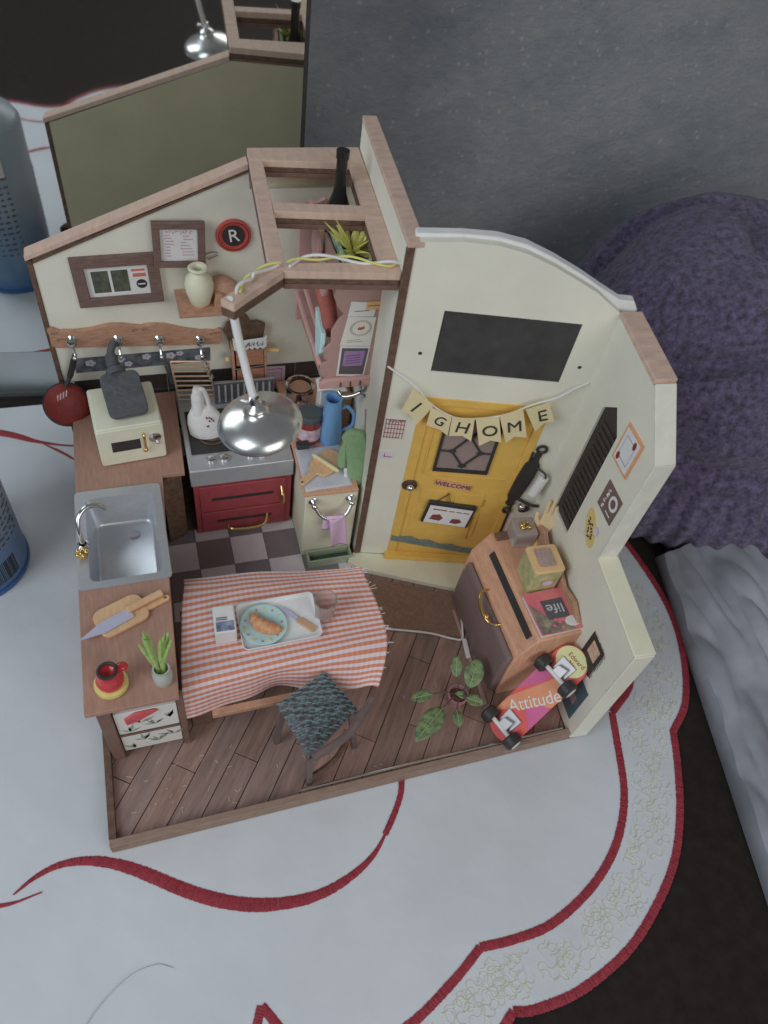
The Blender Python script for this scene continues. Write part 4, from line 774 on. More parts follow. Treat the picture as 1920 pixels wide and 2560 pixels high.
bm = BM(); lathe(bm, [(0, 0), (.4, 0), (.5, .7), (.44, .75), (0, .7)], (13.95, 17.5, 17.57)); obj('pot', bm, M('green_pot', (90, 120, 70), .6), t)
random.seed(11)
for k in range(24):
    an = k*2.4; el = .25+.95*((k % 6)/6); L_ = 1.55+.55*random.random(); d_ = Vector((cos(an)*cos(el), sin(an)*cos(el), sin(el)))
    b0 = Vector((13.95, 17.5, 18.35)); s_ = d_.cross(Vector((0, 0, 1))).normalized(); u_ = s_.cross(d_)
    bm = BM(); P = [b0+d_*.1, b0+d_*L_*.35+s_*.19, b0+d_*L_, b0+d_*L_*.35-s_*.19]; v = [bm.verts.new(p) for p in P]; w = bm.verts.new(b0+d_*L_*.4+u_*.12); w2 = bm.verts.new(b0+d_*L_*.4-u_*.05)
    for i in range(4): bm.faces.new((v[i], v[(i+1) % 4], w)); bm.faces.new((v[(i+1) % 4], v[i], w2))
    obj('leaf', bm, yelg, t)
t = thing('green_patterned_tin', 'pale tin with a teal green side pattern left of the yellow succulent', 'tin', (13.4, 17, 16.1))
bm = BM(); box(bm, 13.2, 13.38, 16.5, 18.9, 17.57, 18.7); obj('teal_side', bm, M('teal_print', (84, 140, 124), .6, .35, 2.5, col2=(160, 170, 150)), t, bev=.03)
bm = BM(); box(bm, 13.381, 14.9, 18.6, 18.95, 17.57, 18.4); obj('tin_body', bm, M('pale_tin', (160, 150, 136), .6, .2, 2), t, bev=.03)
t = thing('crystal_bag', 'crumpled clear wrapper right of the yellow succulent', 'wrapper', (14.7, 17.4, 16.1))
bm = BM()
def crump(u, v):
    an = u*2*pi; ph = v*pi-pi/2; p = Vector((cos(an)*cos(ph), sin(an)*cos(ph), sin(ph))); r = 1+noise.noise(p*3.0)*.5
    return Vector((14.72, 17.3, 18.0))+Vector((p.x*.42*r, p.y*.8*r, p.z*.5*r))
sheet(bm, crump, 18, 12); obj('film', bm, M('frosted_clear', (.8, .8, .84), .15, .02, trans=.5), t, flat=True)
t = thing('red_cloth_roll', 'dull red folded cloth inside the open left side of the pink cabinet', 'cloth', (12.9, 18, 15)); bm = BM(); tube(bm, smooth([(13.0, 16.8, 14.6), (13.1, 17.6, 14.9), (13.2, 18.6, 15.1), (13.2, 19.6, 15.2)], 4), .42, 10); obj('roll', bm, M('dull_red_cloth', (138, 74, 64), .8, .2, 2), t)
t = thing('light_blue_packet', 'light blue pointed packet inside the open left side of the pink cabinet', 'packet', (12.9, 17, 13)); f_ = Fr((12.62, 16.2, 13.9), (.05, 1, .0), (.1, 0, 1)); bm = BM(); prism(bm, f_, [(0, 0), (.7, -.9), (1.0, -.2), (2.1, 1.1), (1.2, 1.0), (.3, .9)], -.25, .0); obj('packet', bm, M('light_blue', (140, 178, 200), .6, .06), t, bev=.04)
# string lights
def twist(pts, ph, amp=.09):
    P = smooth(pts, 8); out = []
    for i, p in enumerate(P): t_ = (P[min(i+1, len(P)-1)]-P[max(i-1, 0)]).normalized(); s_ = t_.orthogonal().normalized(); b_ = t_.cross(s_); out.append(p+(s_*cos(i*.24+ph)+b_*sin(i*.24+ph))*amp)
    return out
pathL = [(10.3, 14.25, 20.14), (10.9, 14.55, 20.16), (11.7, 14.5, 20.2), (12.6, 14.45, 20.16), (13.5, 14.05, 20.16), (14.3, 13.9, 20.16), (14.75, 13.95, 20.14)]
pathA = [(8.1, 12.65, 20.13), (8.25, 13.0, 20.15), (8.6, 13.45, 20.15), (9.2, 13.98, 20.15), (9.95, 14.3, 20.14)]
t = thing('twisted_cord', 'yellow and white twisted cord lying along the front loft beam and lamp arm', 'cord', (10.3, 14.25, 20.1))
ycm = M('yellow_cord', (196, 170, 84), .7, .06); wcm = M('white_ribbon', (188, 188, 180), .7, .04)
for pth in (pathL, pathA):
    bm = BM(); tube(bm, twist(pth, 0), .045, 6); obj('yellow_strand', bm, ycm, t)
    bm = BM(); tube(bm, twist(pth, pi), .06, 6); obj('white_strand', bm, wcm, t)
bm = BM(); tube(bm, smooth([(14.95, 13.7, 20.1), (14.9, 14.4, 20.14), (14.95, 15.1, 20.1)], 5), .06, 6); obj('yellow_strand', bm, ycm, t)
# pendant lamp
t = thing('pendant_lamp', 'silver dome pendant lamp on a white tube hanging from the loft arm', 'pendant lamp', (8.2, 12.9, 13.4))
pole = smooth([(7.72, 12.45, 20.0), (7.85, 12.5, 19.5), (8.0, 12.3, 18.4), (8.2, 11.9, 17.2), (8.42, 11.25, 16.0)], 6)
bm = BM(); tube(bm, pole, .17, 10); obj('tube', bm, white, t)
axl = Vector((.16, -.0, -1)).normalized(); o_ = Vector((8.45, 11.2, 15.95))
dome = M('pearly_silver', (.78, .79, .77), .27, .06, 1.5, metal=.95)
bm = BM(); lathe(bm, [(a_*.93, b_*.93) for a_, b_ in [(.0, 0), (.14, .02), (.2, .1), (.42, .2), (.5, .3), (.46, .42), (.5, .5), (.72, .6), (1.2, .74), (1.6, .92), (1.82, 1.12), (1.9, 1.32), (1.84, 1.5), (1.7, 1.62), (1.5, 1.66), (1.7, 1.5), (1.72, 1.3), (1.5, 1.02), (.6, .75), (0, .7)]], o_, axl, 56); obj('shade', bm, dome, t)
bm = BM(); lathe(bm, [(0, -.3), (.2, -.25), (.28, -.05), (.18, .0), (.16, .05)], o_, axl, 16); tube(bm, [o_+Vector((-.55, .1, .15)), o_+Vector((-.1, 0, .0)), o_+Vector((.35, -.2, -.25))], .07, 6); obj('collar', bm, chrome, t)
# ================================================================== LEFT COUNTER AND SINK
t = thing('kitchen_counter', 'long reddish brown wooden counter along the left side with a built-in steel sink', 'counter', (2.1, 13, FZ))
CT = 6.15
def slab(bm, x0, x1, y0, y1): box(bm, x0, x1, y0, y1, CT-.28, CT)
def L_(name, q, z0, z1, m, bev=.03): bm = BM(); prism(bm, GR, q, z0, z1); return obj(name, bm, m, t, bev=bev)
L_('counter_top', [(0, 3.88), (3.85, 3.88), (4.12, 10.3), (.02, 10.3)], CT-.28, CT, counterw)
L_('counter_top', [(0.1, 15.75), (4.4, 15.72), (4.45, 16.62), (5.6, 16.62), (5.8, 23.0), (.15, 23.0)], CT-.28, CT, counterw)
L_('counter_top', [(0.02, 10.302), (.42, 10.302), (.5, 15.748), (0.1, 15.748)], CT-.28, CT-.01, counterw)
L_('counter_top', [(3.84, 10.302), (4.12, 10.302), (4.4, 15.718), (3.98, 15.718)], CT-.28, CT-.01, counterw)
L_('side_panel', [(3.55, 4.3), (3.75, 4.3), (4.2, 15.7), (4.0, 15.7)], FZ, CT-.3, darkwood)
L_('side_panel', [(.3, 4.3), (.55, 4.3), (.55, 22.9), (.3, 22.9)], FZ, CT-.3, darkwood)
L_('side_panel', [(4.35, 16.3), (5.4, 16.75), (5.5, 22.8), (5.3, 22.8), (5.2, 16.9), (4.3, 16.5)], FZ, CT-.3, burnt)
L_('back_panel', [(.56, 7.5), (3.7, 7.5), (3.7, 7.6), (.56, 7.6)], FZ, CT-.3, burnt)
L_('front_post', [(.42, 4.0), (.95, 4.0), (.95, 4.3), (.42, 4.3)], FZ, CT-.3, darkwood); L_('front_post', [(3.7, 4.05), (4.0, 4.05), (4.0, 4.35), (3.7, 4.35)], FZ, CT-.3, darkwood)
L_('middle_rail', [(.96, 4.05), (3.69, 4.05), (3.69, 4.3), (.96, 4.3)], 2.78, 2.9, burnt)
floral = bpy.data.materials.new('leafy_print'); floral.use_nodes = True; floral.node_tree.nodes['Principled BSDF'].inputs['Base Color'].default_value = (*S3(166, 164, 160), 1); floral.node_tree.nodes['Principled BSDF'].inputs['Roughness'].default_value = .7
FD = Fr((0, 4.12, 0), (1, 0, 0), (0, 0, 1))
for z0, z1 in ((2.95, 5.1), (1.05, 2.72)):
    bm = BM(); prism(bm, FD, rect(1.0, 3.66, z0, z1), -1.4, 0); dr = obj('drawer_front', bm, floral, t, bev=.03)
    bm = BM(); random.seed(int(z0*10))
    for bx_, bz_ in ((1.5, z0+.15), (2.6, z0+.5), (3.3, z0+.9), (2.0, z0+.9)):
        for k in range(5):
            an = random.uniform(.3, 2.8); L0 = random.uniform(.4, .8); p0 = (bx_, bz_); p1 = (bx_+cos(an)*L0, min(bz_+sin(an)*L0, z1-.1)); nx, nz_ = -(p1[1]-p0[1])*.12, (p1[0]-p0[0])*.12; mid = ((p0[0]+p1[0])/2, (p0[1]+p1[1])/2)
            prism(bm, FD, [p0, (mid[0]+nx, mid[1]+nz_), p1, (mid[0]-nx, mid[1]-nz_)], .002, .012)
    obj('leaf_print', bm, M('grey_green_print', (112, 122, 108), .7, .2), dr, flat=True)
bm = BM(); prism(bm, FD, [(1.45, 4.0), (1.95, 4.2), (2.9, 4.95), (2.7, 5.09), (1.9, 5.05), (1.4, 4.6)], .015, .1); obj('red_cloth_corner', bm, M('pinkish_red_cloth', (160, 60, 66), .7, .25, 2.5), t, bev=.03)
# sink
def ring3(bm, outer_, inner_, z):
    pass
so = rrect(.03, 4.27, 10.05, 16.05, .25, 5); si = rrect(.55, 3.86, 10.42, 15.52, .35, 5); sb = rrect(.72, 3.66, 10.6, 15.34, .4, 5)
bm = BM(); n = len(so)
R1 = [bm.verts.new((x, y, CT+.01)) for x, y in so]; R2 = [bm.verts.new((x+(2.1-x)*.01, y, CT+.10)) for x, y in so]; R3 = [bm.verts.new((x, y, CT+.10)) for x, y in si]; R3b = [bm.verts.new((x+(2.2-x)*.02, y+(13-y)*.01, CT+.04)) for x, y in si]; R4 = [bm.verts.new((x, y, 4.35)) for x, y in sb]; R5 = [bm.verts.new((2.2+(x-2.2)*.9, 13+(y-13)*.93, 4.2)) for x, y in sb]
for A_, B_ in ((R1, R2), (R2, R3), (R3, R3b), (R3b, R4), (R4, R5)):
    for k in range(n): bm.faces.new((A_[k], A_[(k+1) % n], B_[(k+1) % n], B_[k]))
bm.faces.new(R5); sk = obj('sink', bm, steel, t, ang=.9)
bm = BM(); lathe(bm, [(0, 0), (.28, 0), (.3, .03), (.2, .05), (0, .03)], (2.6, 14.4, 4.2)); obj('drain', bm, chrome, sk)
bm = BM(); tube(bm, smooth([(.36, 12.6, CT+.1), (.34, 12.7, 7.1), (.4, 13.1, 7.75), (.8, 13.5, 8.0), (1.35, 13.7, 7.85), (1.6, 13.75, 7.5)], 6), .12, 12); lathe(bm, [(0, 0), (.3, 0), (.28, .12), (.18, .2)], (.36, 12.6, CT+.1)); obj('faucet', bm, chrome, sk)
bm = BM()
for k in range(5): an = k*1.257; ball(bm, (.3+.22*cos(an), 12.0+.22*sin(an), 6.55), .12, n=6)
lathe(bm, [(0, 0), (.2, 0), (.12, .15), (.14, .35), (0, .45)], (.3, 12.0, CT+.1), seg=14); tube(bm, [(.1, 12.0, 6.5), (.55, 12.05, 6.6)], .06, 6); tube(bm, [(.3, 11.75, 6.5), (.3, 12.3, 6.55)], .06, 6); obj('gold_tap_handle', bm, gold, sk)
# microwave
t = thing('toy_microwave', 'cream rounded mini microwave with a dark slot window on the back of the counter', 'microwave', (3.2, 19, CT))
mwm = M('cream_enamel', (184, 176, 150), .45, .04, 1)
fm = Fr((1.55, 17.65, CT), (3.3, .3, 0), (0, 0, 1)); md = Vector((-.05, 1, 0)).normalized()
MF = Fr((1.5, 17.75, CT+.05), (1, .085, 0), (0, 0, 1))
bm = BM(); prism(bm, MF, rrect(0, 3.35, 0, 2.5, .16), -3.2, 0); obj('case', bm, mwm, t, bev=.1, seg=3)
bm = BM(); prism(bm, MF, rrect(.02, 3.33, .02, 2.48, .16), .012, .13); obj('front_plate', bm, mwm, t, bev=.05, seg=3)
bm = BM(); prism(bm, MF, rect(.66, 2.1, .95, 1.65), .1, .145); obj('dark_window', bm, black, t)
bm = BM(); lathe(bm, [(0, 0), (.32, 0), (.32, .06), (.14, .1), (0, .1)], MF.p(2.85, 1.6, .13), MF.n, 24); ball(bm, MF.p(2.95, 1.25, .2), .12, n=6); obj('dial', bm, chrome, t)
bm = BM(); tube(bm, smooth([MF.p(2.3, 2.0, .13), MF.p(2.32, 1.9, .35), MF.p(2.3, 1.2, .38), MF.p(2.32, .9, .14)], 4), .07, 8); ball(bm, MF.p(2.3, .85, .2), .14, n=6); obj('gold_handle', bm, gold, t)
# boards, knife, pot, jar
t = thing('cutting_board', 'rounded pale wooden cutting board with a handle on the left counter', 'cutting board', (1.8, 8.3, CT))
fb = Fr((1.9, 8.4, CT+.01), (.93, .37, 0), (-.37, .93, 0))
bm = BM(); prism(bm, fb, [(x, y) for x, y in rrect(-1.25, 1.05, -.8, .75, .45)], 0, .2); obj('board', bm, boardw, t, bev=.04)
bm = BM(); prism(bm, fb, rrect(1.0, 2.15, -.42, -.12, .14)+[], 0.01, .19); obj('handle', bm, boardw, t, bev=.03)
bm = BM(); prism(bm, fb, disc(1.95, -.27, .07, 10), .19, .2); obj('handle_hole', bm, burnt, t, flat=True)
t = thing('kitchen_knife', 'large knife with pale blade and wooden handle lying across the cutting board', 'knife', (1.5, 8.2, CT+.24))
fk = Fr((1.2, 7.95, CT+.24), (.93, .38, -.0), (-.38, .93, 0))
bm = BM(); prism(bm, fk, [(-1.35, -.12), (-.3, -.38), (1.15, -.32), (1.15, .2), (-.2, .22)], 0, .05); obj('blade', bm, M('pale_blade', (150, 150, 170), .3, .04, metal=.2), t)
bm = BM(); prism(bm, fk, rrect(1.0, 2.75, -.08, .24, .07), .051, .24); obj('handle', bm, boardw, t, bev=.04)
t = thing('red_pot', 'small red jug with black rim on a yellow trivet at the front of the counter', 'jug', (1.2, 4.95, CT))
bm = BM(); lathe(bm, [(0, 0), (.62, 0), (.72, .1), (.7, .28), (.5, .34), (0, .34)], (1.18, 5.05, CT)); obj('yellow_base', bm, M('honey_yellow', (196, 156, 84), .35, .1, 2, coat=.5), t)
bm = BM(); lathe(bm, [(0, .34), (.55, .36), (.58, .6), (.45, 1.1), (.36, 1.3), (.3, 1.3), (.32, 1.1), (0, .9)], (1.18, 5.05, CT)); obj('pot', bm, M('gloss_red', (160, 26, 34), .25, .1, coat=.4), t)
bm = BM(); tube(bm, [Vector((1.18, 5.05, CT+1.32))+Vector((cos(k*pi/12)*.36, sin(k*pi/12)*.36, 0)) for k in range(25)], .08, 8); obj('black_rim', bm, black, t)
bm = BM(); ball(bm, (1.72, 5.3, CT+1.0), .28, (1, .8, .6), 8); obj('spout', bm, M('gloss_red', (1, 1, 1)), t)
t = thing('spring_onion_jar', 'small pale glass jar holding green spring onions at the counter edge', 'jar', (3.3, 4.9, CT))
bm = BM(); lathe(bm, [(0, 0), (.4, 0), (.42, .1), (.42, .8), (.34, .95), (.36, 1.05), (.3, 1.05), (.28, .9), (.36, .75), (.36, .15), (0, .12)], (3.3, 4.85, CT)); obj('jar', bm, M('milky_glass', (.78, .82, .76), .2, .03, trans=.35), t)
random.seed(5)
for k in range(13):
    s_ = -1 if k < 8 else 1; ex = (2.55+random.uniform(0, .45)) if s_ < 0 else 3.45+random.uniform(0, .5)
    bm = BM(); tube(bm, smooth([(3.3+.15*s_*random.random(), 4.8+random.uniform(-.1, .1), CT+.2), (3.25+(ex-3.3)*.4, 5.1, CT+1.3), (ex, 5.3+random.uniform(0, .5), CT+2.3+random.uniform(0, .6))], 4), [.07]*4+[.09]*4+[.04], 6); obj('green_stalk', bm, lime, t)

# ================================================================== OVEN
t = thing('red_oven', 'dark red oven with a grey steel hob, gold handles and slots, against the back wall', 'oven', (8.8, 18, FZ))
bm = BM(); box(bm, 5.98, 11.4, 16.75, 23.0, FZ, 5.0); obj('body', bm, M('brown_red_side', (96, 44, 44), .5, .15), t, bev=.05)
bm = BM(); box(bm, 5.95, 11.45, 16.62, 16.748, FZ+.1, 4.98); obj('front', bm, red, t, bev=.05)
OF = Fr((0, 16.62, 0), (1, 0, 0), (0, 0, 1))
for z0, z1 in ((2.6, 4.75), (.8, 2.5)): bm = BM(); prism(bm, OF, rect(6.25, 11.1, z0, z1), 0, .09); obj('drawer_panel', bm, red, t, bev=.05)
for x0, x1, z_ in ((6.9, 10.4, 3.55), (7.1, 10.3, 1.55)): bm = BM(); prism(bm, OF, rect(x0, x1, z_, z_+.22), .088, .11); obj('black_slot', bm, black, t)
bm = BM(); tube(bm, smooth([OF.p(7.7, 1.25, .1), OF.p(7.9, 1.2, .45), OF.p(9.0, 1.2, .55), OF.p(9.8, 1.35, .5), OF.p(10.05, 1.8, .1)], 5), [.06]*5+[.1]*12+[.07]*4, 8); obj('gold_handle', bm, gold, t)
bm = BM(); tube(bm, smooth([OF.p(10.85, 4.1, .1), OF.p(10.85, 3.8, .45), OF.p(10.9, 3.2, .5), OF.p(11.0, 2.7, .1)], 5), [.06]*5+[.12]*6+[.06]*5, 8); obj('gold_handle', bm, gold, t)
bm = BM(); prism(bm, GR, [(5.85, 16.45), (11.5, 16.45), (11.5, 23.0), (5.8, 23.0)], 5.0, 6.28); obj('steel_hob', bm, greym, t, bev=.08)
bm = BM(); box(bm, 6.1, 11.35, 17.65, 21.0, 6.281, 6.34); obj('black_hotplate', bm, black, t, bev=.02)
for x_ in (7.08, 7.78, 9.2, 9.85): bm = BM(); lathe(bm, [(0, 0), (.26, 0), (.24, .2), (.18, .24), (0, .24)], (x_, 17.1, 6.28), seg=18); obj('knob', bm, chrome, t)
bm = BM(); box(bm, 7.9, 11.3, 21.4, 21.55, 6.28, 7.9); obj('splash_guard', bm, M('dark_smoked_glass', (60, 58, 60), .2, .1), t, bev=.03)
bm = BM(); tube(bm, [(7.9, 21.4, 7.92), (11.35, 21.4, 7.92)], .07, 8); obj('guard_rail', bm, chrome, t)
for k in range(9): bm = BM(); box(bm, 8.1+k*.36, 8.2+k*.36, 21.3, 21.398, 6.5, 7.7); obj('guard_bar', bm, greym, t)
bm = BM()
for (x_, y_) in ((7.4, 19), (9.9, 19)):
    for r_ in (.5, .8): tube(bm, [(x_+r_*cos(k*pi/10), y_+r_*sin(k*pi/10), 6.38) for k in range(21)], .05, 6)
obj('burner_rings', bm, burnt, t)
bm = BM(); box(bm, 9.4, 11.2, 17.3, 17.5, 6.29, 6.42); obj('tan_strip', bm, tanw, t, bev=.03)

# ================================================================== WHITE CUPBOARD
t = thing('white_cupboard', 'cream cupboard with tan top and chrome rail between the oven and the side wall', 'cupboard', (13, 16, FZ))
bm = BM(); prism(bm, GR, [(11.62, 13.98), (14.55, 13.85), (14.75, 22.9), (11.75, 22.9)], FZ, 6.1); obj('body', bm, creamy, t, bev=.05)
bm = BM(); prism(bm, GR, [(11.5, 13.85), (14.5, 13.75), (14.9, 22.9), (11.7, 22.9)], 6.102, 6.3); obj('top', bm, tanw, t, bev=.03)
CF = Fr((11.62, 13.98, 0), (2.93, -.13, 0), (0, 0, 1))
for x_ in (.45, 2.5): bm = BM(); lathe(bm, [(0, 0), (.3, 0), (.3, .1), (.2, .2), (.14, .4)], CF.p(x_, 5.6, 0), CF.n, 18); ball(bm, CF.p(x_, 5.6, .42), .18, n=8); obj('rail_mount', bm, chrome, t)
bm = BM(); tube(bm, smooth([CF.p(.45, 5.6, .45), CF.p(.8, 5.1, .75), CF.p(1.45, 4.85, .85), CF.p(2.15, 5.1, .75), CF.p(2.5, 5.6, .45)], 6), .11, 10); obj('rail', bm, chrome, t)
t = thing('pink_towel', 'small lilac pink towel hanging over the cupboard rail', 'towel', CF.p(1.5, 2.6, .8))
twm = M('lilac_towel', (176, 142, 166), .9, .06, 3, .4, 8)
bm = BM(); sheet(bm, lambda u, v: CF.p(1.15+u*.95+.32*v*1.0, 5.02-v*2.5, .99+.08*sin(u*5+v*2)), 10, 16); solid(obj('front_flap', bm, twm, t), .06)
bm = BM(); sheet(bm, lambda u, v: CF.p(.95+u*.95-.1*v, 5.02-v*1.2, .70+.05*sin(u*4)), 8, 8); solid(obj('back_flap', bm, twm, t), .06)
bm = BM(); sheet(bm, lambda u, v: CF.p(1.05+u*.98, 5.02+.12*sin(v*pi), .70+.29*v), 8, 6); solid(obj('fold', bm, twm, t), .06)
t = thing('dark_green_bin', 'low dark green open tray on the floor under the towel', 'tray', (13.2, 13.5, FZ))
dg = M('dark_green', (52, 66, 52), .5, .15)
for q in ((11.85, 14.45, 13.0, 13.08), (11.85, 14.45, 13.7, 13.78), (11.85, 11.93, 13.082, 13.698), (14.37, 14.45, 13.082, 13.698)):
    bm = BM(); box(bm, q[0], q[1], q[2], q[3], FZ+.01, 1.15); obj('tray_side', bm, M('pale_green_rim', (122, 132, 112), .5, .1), t, bev=.02)
bm = BM(); box(bm, 11.935, 14.365, 13.085, 13.695, FZ+.02, .62); obj('tray_bottom', bm, dg, t)
t = thing('grey_sheet', 'thin grey paper sheet covering the front of the tan cupboard top', 'paper', (13, 15.5, 6.3)); bm = BM(); sheet(bm, lambda u, v: bilerp([(11.62, 14.02, 6.33), (14.25, 14.15, 6.33), (14.3, 17.2, 6.33), (11.68, 17.3, 6.33)], u, v)+Vector((0, 0, .02*sin(u*6+v*3)+.01)), 14, 14); solid(obj('paper', bm, greyp, t), .03)
t = thing('pizza_board', 'small brown wooden paddle board lying diagonally on the grey sheet', 'cutting board', (12.9, 15.6, 6.4))
fz = Fr((12.75, 15.55, 6.40), (.78, .62, 0), (-.62, .78, 0))
bm = BM(); prism(bm, fz, [(-1.75, -.05), (-1.6, -.2), (-.55, -.2), (-.4, -.6), (0, -.75), (1.35, -.75), (1.5, -.5), (1.5, .35), (1.2, .62), (-.1, .6), (-.5, .42), (-.6, .2), (-1.6, .18)], 0, .14); obj('board', bm, boardw, t, bev=.03)
bm = BM(); prism(bm, fz, disc(-1.55, 0, .07, 10), .14, .15); obj('hole', bm, burnt, t, flat=True)
bm = BM(); A_, B_ = Vector((12.5, 16.35, 6.66)), Vector((13.62, 14.9, 6.66)); tube(bm, [A_, A_.lerp(B_, .1), A_.lerp(B_, .9), B_], [.08, .13, .13, .08], 10); obj('rolling_pin', bm, M('pale_pin_wood', (200, 158, 118), .5, .08), label='thin pale wooden rolling pin lying across the paddle board', cat='rolling pin')
# jam jar, jug, glass, mitt, paper, shelf bits
t = thing('jam_jar', 'jam jar with a grey lid and pink label next to the blue jug', 'jar', (12.65, 18.0, 6.3))
jc = (12.62, 18.0, 6.3)
bm = BM(); lathe(bm, [(0, 0), (.66, 0), (.7, .1), (.7, 1.3), (.6, 1.5), (.6, 1.6), (0, 1.6)], jc); obj('jar', bm, M('dark_red_jam', (104, 34, 40), .2, .1, coat=.6), t)
bm = BM(); lathe(bm, [(0, 1.6), (.66, 1.6), (.68, 1.65), (.68, 1.95), (.64, 2.0), (0, 2.0)], jc, seg=36); obj('lid', bm, M('slate_lid', (58, 64, 68), .5, .06), t)
bm = BM(); lathe(bm, [(.705, .35), (.715, .35), (.715, 1.2), (.705, 1.2)], jc); obj('label', bm, M('pink_grey_label', (160, 112, 130), .6, .25, 3, col2=(172, 160, 168)), t)
bm = BM(); box(bm, 11.72, 12.42, 16.75, 17.2, 6.66, 6.98); obj('black_clip', bm, black, label='small black clip lying in front of the jam jar', cat='clip', bev=.06)
t = thing('blue_jug', 'tall cornflower blue jug with a curved handle on the cupboard', 'jug', (13.85, 17.8, 6.3)); jc = (13.82, 17.75, 6.3)
bm = BM(); lathe(bm, [(0, 0), (.66, 0), (.68, .06), (.6, 1.2), (.5, 2.2), (.46, 2.9), (.5, 3.1), (.42, 3.1), (.4, 2.8), (.5, 1.2), (0, .6)], jc, seg=36); obj('body', bm, blue, t)
bm = BM(); tube(bm, smooth([(14.3, 17.72, 8.6), (14.62, 17.65, 8.75), (15.0, 17.5, 8.2), (14.95, 17.5, 7.4), (14.4, 17.6, 7.0)], 5), .11, 10); obj('handle', bm, blue, t)
t = thing('clear_jar', 'clear glass jar standing behind the jam jar', 'jar', (12.6, 20.3, 6.3)); bm = BM(); lathe(bm, [(0, 0), (.7, 0), (.78, .1), (.78, 1.5), (.7, 1.7), (.82, 1.8), (.82, 1.88), (.7, 1.88), (.64, 1.7), (.7, 1.45), (.7, .12), (0, .1)], (12.6, 20.4, 6.3), seg=36); obj('jar', bm, glassm, t)
bm = BM(); random.seed(2)
for k in range(7): ball(bm, (12.6+random.uniform(-.4, .4), 20.3+random.uniform(-.4, .3), 6.6+random.uniform(0, .4)), .2, (1, .8, .7), 6)
obj('contents', bm, M('beige_pink', (150, 120, 108), .6, .2), t)
t = thing('white_tissue', 'folded white paper tissue resting above the blue jug under the pink cabinet', 'paper', (14, 18.5, 8.9)); bm = BM(); sheet(bm, lambda u, v: bilerp([(13.1, 18.4, 9.42), (14.72, 18.3, 9.42), (14.75, 19.5, 9.5), (13.15, 19.3, 9.5)], u, v)+Vector((0, 0, .08*sin(u*5))), 12, 8); solid(obj('paper', bm, paperw, t), .12)
bm = BM(); box(bm, 13.3, 14.6, 18.6, 19.4, 6.31, 9.3); obj('white_box', bm, paperw, label='white box standing behind the blue jug under the folded tissue', cat='box', bev=.06)
t = thing('brown_wood_block', 'brown wooden block with a round button behind the green mitt by the wall hook', 'block', (14.4, 16.6, 8)); bm = BM(); prism(bm, Fr((0, 18.3, 6.31), (1, 0, 0), (0, 0, 1)), [(14.1, 0), (15.1, 0), (15.05, 2.6), (14.2, 2.6)], -.8, 0); obj('block', bm, rackw, t, bev=.06)
bm = BM(); lathe(bm, [(0, 0), (.16, 0), (.16, .06), (0, .06)], (14.55, 18.3, 8.3), (0, -1, 0)); obj('button', bm, M('gold_button', (178, 138, 84), .5), t)
bm = BM(); box(bm, 14.75, 15.1, 19.2, 20.6, 6.3, 9.4); obj('tall_brown_bottle', bm, tanw, label='upright tan wooden slab behind the tissue against the side wall', cat='wood slab', bev=.06)
t = thing('wall_hook', 'silver curved coat hook on the side wall above the green mitt', 'hook', SW.p(6.5, 10.6, .1))
bm = BM(); lathe(bm, [(0, 0), (.3, 0), (.3, .1), (.15, .18), (.12, .3)], SW.p(7.3, 11.2, 0), SW.n, 16); tube(bm, smooth([SW.p(7.3, 11.2, .3), SW.p(7.2, 10.9, .7), SW.p(7.0, 10.7, 1.15), SW.p(6.8, 10.9, 1.4)], 5), .12, 10); tube(bm, smooth([SW.p(7.3, 11.3, .2), SW.p(7.4, 11.9, .35), SW.p(7.35, 12.3, .3)], 4), [.12]*4+[.08]*5, 8); obj('hook', bm, chrome, t)
bm = BM(); tube(bm, [SW.p(7.8, 10.5, .05), SW.p(8.4, 9.0, .05)], .04, 6); obj('pink_stick', bm, pinkd, t)
t = thing('green_oven_mitt', 'soft green felt oven mitt hanging on the side wall beside the blue jug', 'oven mitt', (14.5, 15.2, 6.6))
GM = Fr((14.42, 14.9, 7.35), Vector((.88, -.45, .1)), Vector((-.25, .25, .92))); GM.v = (GM.v-GM.u*GM.v.dot(GM.u)).normalized(); GM.n = GM.u.cross(GM.v)
bm = BM(); prism(bm, GM, [(-.35, -1.5), (.4, -1.6), (.68, -.5), (.88, .3), (.78, 1.3), (.45, 2.1), (-.35, 2.15), (-.7, 1.6), (-.5, .8), (-.4, 0)], -.22, .24); obj('mitt', bm, green, t, bev=.14, seg=3)
bm = BM(); prism(bm, GM, [(-.5, 1.4), (-.75, .9), (-.9, .2), (-.85, -.35), (-.6, -.5), (-.42, -.2), (-.42, .5), (-.4, 1.2)], -.12, .3); obj('thumb', bm, green, t, bev=.12, seg=3)
bm = BM(); sheet(bm, lambda u, v: GM.p(-.5+u*.2, -.4-v*.9, .25+.05*sin(v*9)), 4, 8); solid(obj('white_lining', bm, paperw, t), .05)

